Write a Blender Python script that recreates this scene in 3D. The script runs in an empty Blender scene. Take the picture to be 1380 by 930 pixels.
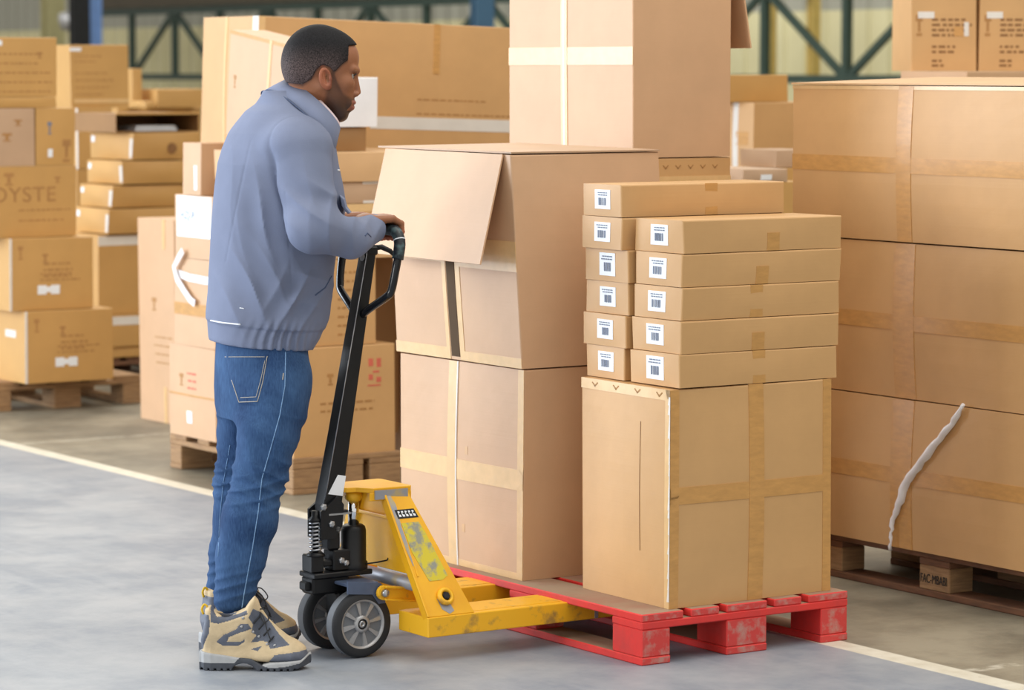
import bpy, bmesh, math, random
import numpy as np
from mathutils import Vector, Matrix

C = bpy.context.scene
COL = C.collection
# ------------------------------------------------------------------ camera, light, exposure
CAM_H, FOC, HOR = 1.65, 4200.0, 95.0            # eye height (m), focal length and horizon in 1380x930 pixels
PITCH = math.atan((465.0 - HOR) / FOC)
cam = bpy.data.cameras.new('camera'); cam_o = bpy.data.objects.new('camera', cam); COL.objects.link(cam_o)
cam.sensor_width = 36.0; cam.lens = FOC / 1380.0 * 36.0
cam_o.location = (0, 0, CAM_H); cam_o.rotation_euler = (math.radians(90) - PITCH, 0, 0)
cam.clip_end = 300
cam.dof.use_dof = True; cam.dof.focus_distance = 8.85; cam.dof.aperture_fstop = 4.2
C.camera = cam_o
C.view_settings.view_transform = 'Standard'; C.view_settings.look = 'None'
C.view_settings.exposure = 0.2; C.view_settings.gamma = 1.0
C.view_settings.use_curve_mapping = False

wd = bpy.data.worlds.new('warehouse_air'); C.world = wd; wd.use_nodes = True
bg = wd.node_tree.nodes['Background']; bg.inputs[0].default_value = (1.0, 0.96, 0.89, 1); bg.inputs[1].default_value = 0.76

def area(name, loc, target, size, size_y, power, col):
    l = bpy.data.lights.new(name, 'AREA'); l.shape = 'RECTANGLE'; l.size = size; l.size_y = size_y
    l.energy = power; l.color = col
    o = bpy.data.objects.new(name, l); COL.objects.link(o); o.location = loc
    o.rotation_euler = (Vector(target) - Vector(loc)).to_track_quat('-Z', 'Y').to_euler()
    return o
area('loading_door_daylight', (-13.0, 13.2, 3.4), (0.0, 9.3, 0.8), 7.0, 5.5, 1350, (0.80, 0.89, 1.0))
area('side_door_daylight', (-10.0, 3.0, 3.8), (0.0, 9.5, 0.9), 4.5, 4.0, 520, (0.92, 0.96, 1.0))
area('roof_light', (2.0, 8.0, 8.0), (1.0, 11.0, 0.0), 7.0, 7.0, 330, (1.0, 0.97, 0.90))
area('far_wall_fill', (-3.0, 31.0, 9.0), (-1.0, 39.5, 1.8), 16.0, 6.0, 1150, (1.0, 0.98, 0.93))  # fill added to brighten the far wall, no lamp hangs there
area('far_roof_light', (-4.0, 21.0, 8.5), (-4.0, 19.0, 0.0), 9.0, 7.0, 700, (1.0, 0.95, 0.82))

# ------------------------------------------------------------------ photograph measurements -> metres
def ray(x, y):
    r = (x - 690) / FOC; u = (465 - y) / FOC
    return (r, math.cos(PITCH) + u * math.sin(PITCH), -math.sin(PITCH) + u * math.cos(PITCH))
def at(x, y, z=0.0):
    d = ray(x, y); t = (z - CAM_H) / d[2]; return Vector((d[0] * t, d[1] * t, z))
def atY(x, y, Y):
    d = ray(x, y); t = Y / d[1]; return Vector((d[0] * t, Y, CAM_H + d[2] * t))
def proj(p):
    z = p[2] - CAM_H; f = p[1] * math.cos(PITCH) - z * math.sin(PITCH); u = p[1] * math.sin(PITCH) + z * math.cos(PITCH)
    return 690 + FOC * p[0] / f, 465 - FOC * u / f
TH = math.radians(33.3)                         # the warehouse grid is turned by this much
U = Vector((math.cos(TH), math.sin(TH), 0)); V = Vector((-math.sin(TH), math.cos(TH), 0))
PO = at(865, 829, 0.144); PO.z = 0              # near corner of the red pallet
def loc(u, v, z=0.0): return PO + U * u + V * v + Vector((0, 0, z))

# ------------------------------------------------------------------ helpers
def tag(o, label=None, cat=None, group=None, kind=None):
    if label: o['label'] = label
    if cat: o['category'] = cat
    if group: o['group'] = group
    if kind: o['kind'] = kind
    return o
def empty(name, p=(0, 0, 0), rz=0.0, parent=None):
    o = bpy.data.objects.new(name, None); COL.objects.link(o); o.location = p; o.rotation_euler = (0, 0, rz); o.empty_display_size = .1
    if parent: o.parent = parent
    return o
class MB:
    def __init__(s): s.v = []; s.f = []; s.m = []; s.sm = []
    def add(s, vs, fs, m=0, smooth=False):
        b = len(s.v); s.v += [tuple(p) for p in vs]
        for f in fs: s.f.append([i + b for i in f]); s.m.append(m); s.sm.append(smooth)
    def box(s, a, b, m=0, M=None, bev=0.0, mtop=None):
        x0, y0, z0 = a; x1, y1, z1 = b
        if bev > 0:
            bm = bmesh.new(); bmesh.ops.create_cube(bm, size=1)
            for v in bm.verts: v.co = Vector(((x0 + x1) / 2 + v.co.x * (x1 - x0), (y0 + y1) / 2 + v.co.y * (y1 - y0), (z0 + z1) / 2 + v.co.z * (z1 - z0)))
            bmesh.ops.bevel(bm, geom=bm.edges[:], offset=bev, segments=1, affect='EDGES')
            bm.verts.index_update()
            vs = [(M @ v.co if M else v.co.copy()) for v in bm.verts]; b0 = len(s.v); s.v += [tuple(p) for p in vs]
            for f in bm.faces:
                s.f.append([v.index + b0 for v in f.verts]); s.m.append(mtop if (mtop is not None and f.normal.z > .9) else m); s.sm.append(False)
            bm.free(); return
        vs = [Vector(p) for p in [(x0, y0, z0), (x1, y0, z0), (x1, y1, z0), (x0, y1, z0), (x0, y0, z1), (x1, y0, z1), (x1, y1, z1), (x0, y1, z1)]]
        if M: vs = [M @ p for p in vs]
        s.add(vs, [(0, 3, 2, 1)], m); b0 = len(s.v) - 8
        for k, f in enumerate([(4, 5, 6, 7), (0, 1, 5, 4), (1, 2, 6, 5), (2, 3, 7, 6), (3, 0, 4, 7)]):
            s.f.append([i + b0 for i in f]); s.m.append(mtop if (mtop is not None and k == 0) else m); s.sm.append(False)
    def tube(s, pts, r, n=12, m=0, cap=True, closed=False):
        pts = [Vector(p) for p in pts]; k = len(pts); rs = r if isinstance(r, (list, tuple)) else [r] * k
        vs = []; T0 = None
        for i, p in enumerate(pts):
            if closed: t = (pts[(i + 1) % k] - pts[i - 1]).normalized()
            else: t = (pts[min(i + 1, k - 1)] - pts[max(i - 1, 0)]).normalized()
            if T0 is None:
                N = t.orthogonal().normalized()
            else:
                N = (N - t * N.dot(t)).normalized()
            T0 = t; B = t.cross(N)
            for j in range(n):
                a = 2 * math.pi * j / n; vs.append(p + (N * math.cos(a) + B * math.sin(a)) * rs[i])
        fs = []
        for i in range(k if closed else k - 1):
            for j in range(n):
                a = i * n + j; b = i * n + (j + 1) % n; c = ((i + 1) % k) * n + (j + 1) % n; d = ((i + 1) % k) * n + j
                fs.append((a, b, c, d))
        s.add(vs, fs, m, True); b0 = len(s.v) - len(vs)
        if cap and not closed:
            s.f.append([b0 + j for j in reversed(range(n))]); s.m.append(m); s.sm.append(False)
            s.f.append([b0 + (k - 1) * n + j for j in range(n)]); s.m.append(m); s.sm.append(False)
    def lathe(s, prof, axis_o, axis_d, n=32, m=0, smooth=True):
        """prof: list of (radius, distance along axis)"""
        o = Vector(axis_o); d = Vector(axis_d).normalized(); N = d.orthogonal().normalized(); B = d.cross(N); k = len(prof); vs = []
        for (r, h) in prof:
            for j in range(n):
                a = 2 * math.pi * j / n; vs.append(o + d * h + (N * math.cos(a) + B * math.sin(a)) * r)
        fs = []
        for i in range(k - 1):
            for j in range(n):
                fs.append((i * n + j, i * n + (j + 1) % n, (i + 1) * n + (j + 1) % n, (i + 1) * n + j))
        s.add(vs, fs, m, smooth); b0 = len(s.v) - len(vs)
        if tuple(prof[0]) == tuple(prof[-1]): return
        s.f.append([b0 + j for j in reversed(range(n))]); s.m.append(m); s.sm.append(False)
        s.f.append([b0 + (k - 1) * n + j for j in range(n)]); s.m.append(m); s.sm.append(False)
    def prism(s, poly, h0, h1, fn, m=0):
        """poly: 2-D outline; fn(a, b, h) -> point"""
        n = len(poly); vs = [fn(a, b, h0) for a, b in poly] + [fn(a, b, h1) for a, b in poly]
        s.add(vs, [list(reversed(range(n))), list(range(n, 2 * n))] + [(i, (i + 1) % n, n + (i + 1) % n, n + i) for i in range(n)], m)
    def build(s, name, mats, parent=None, p=None, rz=None, bevel=0.0, fixn=True):
        me = bpy.data.meshes.new(name); me.from_pydata(s.v, [], s.f)
        for mm in (mats if isinstance(mats, (list, tuple)) else [mats]): me.materials.append(mm)
        me.polygons.foreach_set('material_index', s.m); me.polygons.foreach_set('use_smooth', s.sm)
        if fixn:
            bm = bmesh.new(); bm.from_mesh(me); bmesh.ops.recalc_face_normals(bm, faces=bm.faces[:]); bm.to_mesh(me); bm.free()
        me.update()
        o = bpy.data.objects.new(name, me); COL.objects.link(o)
        if p is not None: o.location = p
        if rz is not None: o.rotation_euler = (0, 0, rz)
        if parent: o.parent = parent
        if bevel:
            b = o.modifiers.new('bevel', 'BEVEL'); b.width = bevel; b.segments = 2; b.limit_method = 'ANGLE'
        return o

# ------------------------------------------------------------------ materials
def srgb(r, g, b):
    f = lambda c: (c / 255 / 12.92) if c / 255 <= .04045 else ((c / 255 + .055) / 1.055) ** 2.4
    return (f(r), f(g), f(b))
def mat(name, col, rough=.6, metal=0.0, var=.06, scale=8.0, bump=0.0, bscale=60.0, spec=.5, stretch=(1, 1, 1), col2=None, thr=(.35, .7), coat=0.0):
    m = bpy.data.materials.new(name); m.use_nodes = True; nt = m.node_tree; N = nt.nodes; L = nt.links
    b = N['Principled BSDF']; b.inputs['Roughness'].default_value = rough; b.inputs['Metallic'].default_value = metal
    b.inputs['Specular IOR Level'].default_value = spec; b.inputs['Coat Weight'].default_value = coat
    tc = N.new('ShaderNodeTexCoord'); mp = N.new('ShaderNodeMapping'); mp.inputs['Scale'].default_value = stretch; L.new(tc.outputs['Object'], mp.inputs[0])
    nz = N.new('ShaderNodeTexNoise'); nz.inputs['Scale'].default_value = scale; nz.inputs['Detail'].default_value = 6; nz.inputs['Roughness'].default_value = .6; L.new(mp.outputs[0], nz.inputs['Vector'])
    rp = N.new('ShaderNodeValToRGB'); e = rp.color_ramp.elements
    e[0].position, e[1].position = thr
    if col2 is None:
        e[0].color = tuple(max(0, c * (1 - var)) for c in col) + (1,); e[1].color = tuple(min(1, c * (1 + var)) for c in col) + (1,)
    else:
        e[0].color = tuple(col) + (1,); e[1].color = tuple(col2) + (1,)
    L.new(nz.outputs['Fac'], rp.inputs[0]); L.new(rp.outputs[0], b.inputs['Base Color'])
    if bump > 0:
        n2 = N.new('ShaderNodeTexNoise'); n2.inputs['Scale'].default_value = bscale; n2.inputs['Detail'].default_value = 4; L.new(mp.outputs[0], n2.inputs['Vector'])
        bp = N.new('ShaderNodeBump'); bp.inputs['Strength'].default_value = bump; bp.inputs['Distance'].default_value = .002; L.new(n2.outputs['Fac'], bp.inputs['Height']); L.new(bp.outputs[0], b.inputs['Normal'])
    return m
def cardboard(name, col):
    m = mat(name, col, rough=.50, var=.045, scale=5.0, spec=.5)
    nt = m.node_tree; N = nt.nodes; L = nt.links; b = N['Principled BSDF']
    tc = N.new('ShaderNodeTexCoord'); mp = N.new('ShaderNodeMapping'); mp.inputs['Scale'].default_value = (3, 3, 160); L.new(tc.outputs['Object'], mp.inputs[0])
    n2 = N.new('ShaderNodeTexNoise'); n2.inputs['Scale'].default_value = 1.0; n2.inputs['Detail'].default_value = 2; L.new(mp.outputs[0], n2.inputs['Vector'])
    n3 = N.new('ShaderNodeTexNoise'); n3.inputs['Scale'].default_value = 7.0; n3.inputs['Detail'].default_value = 3; L.new(tc.outputs['Object'], n3.inputs['Vector'])
    ad = N.new('ShaderNodeMath'); ad.operation = 'MULTIPLY_ADD'; ad.inputs[1].default_value = .12; L.new(n2.outputs['Fac'], ad.inputs[0]); L.new(n3.outputs['Fac'], ad.inputs[2])
    bp = N.new('ShaderNodeBump'); bp.inputs['Strength'].default_value = .35; bp.inputs['Distance'].default_value = .004; L.new(ad.outputs[0], bp.inputs['Height']); L.new(bp.outputs[0], b.inputs['Normal'])
    return m
M = {}
M['card'] = cardboard('cardboard_tan', srgb(203, 160, 108))
M['card_pale'] = cardboard('cardboard_pale', srgb(212, 172, 126))
M['card_warm'] = cardboard('cardboard_honey', srgb(196, 152, 90))
M['card_pink'] = cardboard('cardboard_rosy', srgb(206, 167, 130))
M['card_grey'] = cardboard('cardboard_greyed', srgb(190, 158, 128))
M['card_dark'] = cardboard('cardboard_inside_and_shaded', srgb(150, 112, 70))
M['tape'] = mat('brown_packing_tape', srgb(200, 151, 90), rough=.28, var=.10, scale=20, spec=.5, stretch=(1, 1, 3))
M['tape_pale'] = mat('buff_packing_tape', srgb(222, 185, 132), rough=.3, var=.06, scale=20)
M['tape_white'] = mat('white_packing_tape', srgb(222, 218, 212), rough=.35, var=.04, scale=10)
M['paper'] = mat('white_label_paper', srgb(235, 240, 246), rough=.5, var=.02)
M['ink'] = mat('black_ink', srgb(112, 122, 142), rough=.6, var=.1)
M['print'] = mat('brown_print', srgb(136, 96, 56), rough=.7, var=.15, scale=60)
M['print_red'] = mat('red_print', srgb(206, 104, 84), rough=.7, var=.1)
M['stain'] = mat('faint_print', srgb(172, 126, 74), rough=.7, var=.1)
M['wood'] = mat('pallet_wood', srgb(176, 140, 100), rough=.75, scale=6, stretch=(2, 2, 20), col2=srgb(130, 100, 72), thr=(.3, .75), bump=.4, bscale=40)
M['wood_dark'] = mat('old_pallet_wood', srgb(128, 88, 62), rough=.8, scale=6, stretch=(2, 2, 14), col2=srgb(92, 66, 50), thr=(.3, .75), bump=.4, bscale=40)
M['red'] = mat('red_pallet_paint', srgb(222, 56, 52), rough=.55, scale=9, col2=srgb(190, 62, 60), thr=(.45, .8), bump=.4, bscale=50)
M['red_worn'] = mat('worn_red_endgrain', srgb(206, 66, 62), rough=.75, scale=24, col2=srgb(188, 136, 126), thr=(.46, .66), bump=.5, bscale=60)
M['deck_worn'] = mat('worn_pallet_deck', srgb(160, 136, 112), rough=.75, scale=5, col2=srgb(156, 96, 80), thr=(.45, .85), bump=.3, bscale=40)
M['yellow'] = mat('yellow_paint', srgb(238, 178, 22), rough=.42, scale=7, col2=srgb(224, 160, 16), thr=(.35, .75), bump=.15, bscale=30)
M['yellow_worn'] = mat('chipped_yellow_paint', srgb(238, 180, 30), rough=.5, scale=16, col2=srgb(168, 130, 60), thr=(.56, .70), bump=.3, bscale=30)
M['bare'] = mat('scuffed_grey_metal', srgb(150, 152, 160), rough=.45, metal=.3, scale=14, col2=srgb(196, 170, 90), thr=(.5, .75))
M['black'] = mat('black_paint', srgb(20, 21, 24), rough=.42, var=.3, scale=12, spec=.35)
M['black_gloss'] = mat('black_enamel', srgb(20, 22, 26), rough=.22, var=.2, scale=12)
M['black_rub'] = mat('black_rubber', srgb(38, 40, 44), rough=.7, var=.12, scale=14, bump=.2)
M['grey_rub'] = mat('scuffed_grey_rubber', srgb(110, 114, 120), rough=.75, var=.10, scale=14)
M['steel'] = mat('zinc_steel', srgb(176, 178, 182), rough=.3, metal=.85, var=.1, scale=20)
M['chrome'] = mat('chrome', srgb(225, 228, 232), rough=.12, metal=1.0, var=.02)
M['alu'] = mat('cast_aluminium', srgb(170, 171, 174), rough=.42, metal=.55, var=.12, scale=18)
M['blue_steel'] = mat('slate_blue_paint', srgb(78, 92, 118), rough=.4, var=.15, scale=15)
M['sheet'] = mat('white_plastic_wrap', srgb(240, 240, 244), rough=.25, var=.03)
M['green_steel'] = mat('green_painted_steel', srgb(34, 54, 46), rough=.6, var=.15)
M['brown_steel'] = mat('dark_brown_steel', srgb(62, 54, 38), rough=.7, var=.15)
M['blue_col'] = mat('blue_painted_steel', srgb(92, 124, 176), rough=.5, var=.1)
M['ochre_steel'] = mat('ochre_painted_steel', srgb(196, 170, 96), rough=.6, var=.1)
# ------------------------------------------------------------------ the hall: floor with painted lane, far wall, lattice rail
def floor_material():
    m = bpy.data.materials.new('warehouse_floor'); m.use_nodes = True; nt = m.node_tree; N = nt.nodes; L = nt.links; b = N['Principled BSDF']
    tc = N.new('ShaderNodeTexCoord'); sp = N.new('ShaderNodeSeparateXYZ'); L.new(tc.outputs['Object'], sp.inputs[0])   # object x runs across the lane, y along it
    def math_(op, a, b_, c=None):
        n = N.new('ShaderNodeMath'); n.operation = op
        for i, q in enumerate((a, b_, c)):
            if q is None: continue
            if isinstance(q, (int, float)): n.inputs[i].default_value = q
            else: L.new(q, n.inputs[i])
        return n.outputs[0]
    def noise(scale, detail=5, vec=None, rough=.6):
        n = N.new('ShaderNodeTexNoise'); n.inputs['Scale'].default_value = scale; n.inputs['Detail'].default_value = detail; n.inputs['Roughness'].default_value = rough
        L.new(vec or tc.outputs['Object'], n.inputs['Vector']); return n.outputs['Fac']
    def ramp(fac, c0, c1, p0=.35, p1=.7):
        r = N.new('ShaderNodeValToRGB'); r.color_ramp.elements[0].position = p0; r.color_ramp.elements[1].position = p1
        r.color_ramp.elements[0].color = tuple(c0) + (1,); r.color_ramp.elements[1].color = tuple(c1) + (1,); L.new(fac, r.inputs[0]); return r.outputs[0]
    def mix(f, a, c):
        n = N.new('ShaderNodeMix'); n.data_type = 'RGBA'; L.new(f, n.inputs[0]); L.new(a, n.inputs[6]); L.new(c, n.inputs[7]); return n.outputs[2]
    def band(x, lo, hi, s=.006):   # soft 0..1 band lo<x<hi
        a = math_('DIVIDE', math_('SUBTRACT', x, lo), s); a = clamp(a)
        c = clamp(math_('DIVIDE', math_('SUBTRACT', hi, x), s)); return math_('MULTIPLY', a, c)
    def clamp(a):
        n = N.new('ShaderNodeClamp'); L.new(a, n.inputs[0]); return n.outputs[0]
    u, v = sp.outputs[0], sp.outputs[1]
    mp = N.new('ShaderNodeMapping'); mp.inputs['Scale'].default_value = (6, .8, 1); mp.inputs['Rotation'].default_value = (0, 0, TH); L.new(tc.outputs['Object'], mp.inputs[0])
    streak = noise(2.2, 6, mp.outputs[0])
    paint = ramp(noise(2.1, 9, None, .68), srgb(124, 133, 146), srgb(154, 159, 166), .40, .62)
    paint = mix(clamp(math_('MULTIPLY', math_('SUBTRACT', streak, .52), 2.2)), paint, ramp(noise(30), srgb(164, 169, 176), srgb(148, 153, 162)))
    bare = ramp(noise(1.6, 9, None, .68), srgb(112, 106, 92), srgb(152, 144, 126), .40, .62)
    bare = mix(clamp(math_('MULTIPLY', math_('SUBTRACT', noise(9, 6), .56), 3.0)), bare, ramp(noise(20), srgb(118, 108, 94), srgb(128, 118, 102)))
    line = ramp(noise(14, 6), srgb(206, 200, 182), srgb(222, 218, 204))
    wear = noise(18, 7)
    # painted walkway on the near side of the lane line, bare concrete beyond
    beyond = clamp(math_('DIVIDE', math_('SUBTRACT', u, 0.66), .01))
    colr = mix(beyond, paint, bare)
    ln = math_('MULTIPLY', band(u, 0.625, 0.715, .008), clamp(math_('MULTIPLY', math_('SUBTRACT', .78, wear), 8.0)))
    colr = mix(ln, colr, line)
    # two faint worn bay lines that leave the lane line at right angles
    for vv in (CROSS_A, CROSS_B):
        b1 = math_('MULTIPLY', band(v, vv - .03, vv + .03, .015), math_('MULTIPLY', beyond, clamp(math_('MULTIPLY', math_('SUBTRACT', wear, .42), 4.0))))
        colr = mix(math_('MULTIPLY', b1, .75), colr, line)
    L.new(colr, b.inputs['Base Color'])
    rg = math_('MULTIPLY_ADD', noise(3, 6), .25, .36); L.new(rg, b.inputs['Roughness'])
    bp = N.new('ShaderNodeBump'); bp.inputs['Strength'].default_value = .25; bp.inputs['Distance'].default_value = .003; L.new(noise(45, 6), bp.inputs['Height']); L.new(bp.outputs[0], b.inputs['Normal'])
    return m
def uv_of(p):
    d = p - PO; return d.dot(U), d.dot(V)
CROSS_A = uv_of(at(215, 585))[1]; CROSS_B = uv_of(at(1335, 900))[1]
fl = MB(); n = 24
fl.box((-45, -40, -.12), (45, 60, 0))
o = fl.build('floor', floor_material(), p=PO, rz=TH); tag(o, kind='structure')

# far wall of ribbed cladding, runs parallel to the lane line
ZR = 32.0
def wall_u(Z): # u coordinate of the point seen at photo x=1141 at depth Z
    p = atY(1141, 95, Z); return uv_of(p)
UR, VR = wall_u(ZR)
mw = mat('cream_cladding', srgb(196, 190, 152), rough=.7, var=.05, scale=.6)
mg = mat('grey_cladding', srgb(150, 150, 138), rough=.7, var=.05, scale=.6)
w = MB()
uw = UR + 1.2
ribs = []
v = -32.0
pts = []
while v < 75:
    pts += [(uw, v), (uw, v + .22), (uw - .05, v + .25), (uw - .05, v + .33)]; v += .36
for z0, z1, mi in ((0.0, 2.30, 0), (2.30, 7.5, 1)):
    vs = [(a, b_, z0) for a, b_ in pts] + [(a, b_, z1) for a, b_ in pts]; k = len(pts)
    w.add(vs, [(i, i + 1, k + i + 1, k + i) for i in range(k - 1)], mi)
o = w.build('wall_back', [mw, mg], p=PO, rz=TH, fixn=False); tag(o, kind='structure')
# base plinth
# lattice rail: chords, posts and diagonals in front of the cladding
s_ = .0425 * ZR
zb = 1.56; zt = 2.5
def bar(mb, a, b_, t=.07, d=.07):
    a = Vector(a); b_ = Vector(b_); ax = (b_ - a).normalized(); sx = Vector((1, 0, 0)); sy = ax.cross(sx).normalized()
    vs = []
    for p in (a, b_):
        for (i, j) in ((-1, -1), (1, -1), (1, 1), (-1, 1)): vs.append(p + sx * (i * d / 2) + sy * (j * t / 2))
    mb.add(vs, [(0, 1, 2, 3), (7, 6, 5, 4), (0, 4, 5, 1), (1, 5, 6, 2), (2, 6, 7, 3), (3, 7, 4, 0)])
def v_at(px):
    d = Vector(ray(px, 95)); t = UR + PO.dot(U); t = t / d.dot(U); return (d * t - PO).dot(V)
VE = v_at(128); KE = int((VE - VR) / s_)
gl = empty('lattice_girder', PO, TH); tag(gl, 'dark green steel lattice girder running along the cream cladding behind all the boxes', 'girder')
for nm, z, t in (('chord', zb, .09), ('chord', zt, .10)):
    mb = MB(); bar(mb, (UR, VR - 14, z), (UR, VE, z), t, .12); mb.build(nm, M['green_steel'], gl)
for k in range(-6, KE + 1):
    vv = VR + k * s_
    mb = MB(); bar(mb, (UR, vv, zb), (UR, vv, zt), .085, .08); mb.build('post', M['green_steel'], gl)
    if k == KE: continue
    mb = MB()
    if k % 2 == 0: bar(mb, (UR, vv, zb), (UR, vv + s_, zt), .075, .06)
    else: bar(mb, (UR, vv, zt), (UR, vv + s_, zb), .075, .06)
    mb.build('diagonal', M['green_steel'], gl)
mb = MB(); mb.box((UR - .1, VR + 7, 2.56), (UR + .12, VE, 2.9)); o = mb.build('trim_1', M['brown_steel'], p=PO, rz=TH); tag(o, kind='structure')
def column(px, wpx, Z, m, label, z1=7.0, name='steel_column', side=.25):
    p = atY(px, 95, Z); p.z = 0; sc = wpx * Z / FOC
    t = empty(name, p, TH); tag(t, label, 'column')
    q = MB(); q.box((-.012, -sc / 2, 0), (.012, sc / 2, z1)); q.build('web', m, t)
    for s in (-1, 1):
        q = MB(); q.box((-side / 2, s * sc / 2 - .012, 0), (side / 2, s * sc / 2 + .012, z1)); q.build('flange', m, t)
    q = MB(); q.box((-side, -sc / 2 - .1, 0), (side, sc / 2 + .1, .03)); q.build('base_plate', m, t)
    return t
t = column(122, 17, 40, M['blue_col'], 'blue steel column rising behind the left stack of cartons')
q = MB(); q.lathe([(.0, 0), (.10, .02), (.14, .12), (.14, .2), (.05, .24)], (-.35, -.1, 2.15), (0, -.3, 1), 20); q.build('lamp_head', M['alu'], t)
q = MB(); q.tube([(-.3, -.1, 2.2), (-.1, -.05, 2.3), (0, 0, 2.3)], .025, 8); q.build('lamp_arm', M['alu'], t)
column(108, 8, 39.5, M['black'], 'black steel post close beside the blue column at far left')
column(72, 20, 41, mat('olive_steel', srgb(150, 144, 104), rough=.7), 'olive steel column against the wall above the leftmost cartons')
column(1037, 8, 33.5, M['ochre_steel'], 'ochre steel post left of the V in the lattice girder', side=.12)
column(1096, 8, 32.7, M['ochre_steel'], 'ochre steel post behind the lattice girder diagonal on the right', side=.12)
column(650, 11, 35.5, mat('teal_steel', srgb(52, 84, 110), rough=.6), 'dark blue steel column above the long carton, left of the tall carton')
# ------------------------------------------------------------------ cartons
def solve(fn, lo, hi):
    a, b_ = fn(lo), fn(hi)
    for _ in range(50):
        mid = (lo + hi) / 2; c = fn(mid)
        if (a < 0) == (c < 0): lo, a = mid, c
        else: hi = mid
    return (lo + hi) / 2
def uspan(p, x):   # length along U from p that ends at photo column x
    return solve(lambda t: proj(p + U * t)[0] - x, 0.01, 30)
def vspan(p, x):
    return solve(lambda t: x - proj(p + V * t)[0], 0.01, 30)

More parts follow.
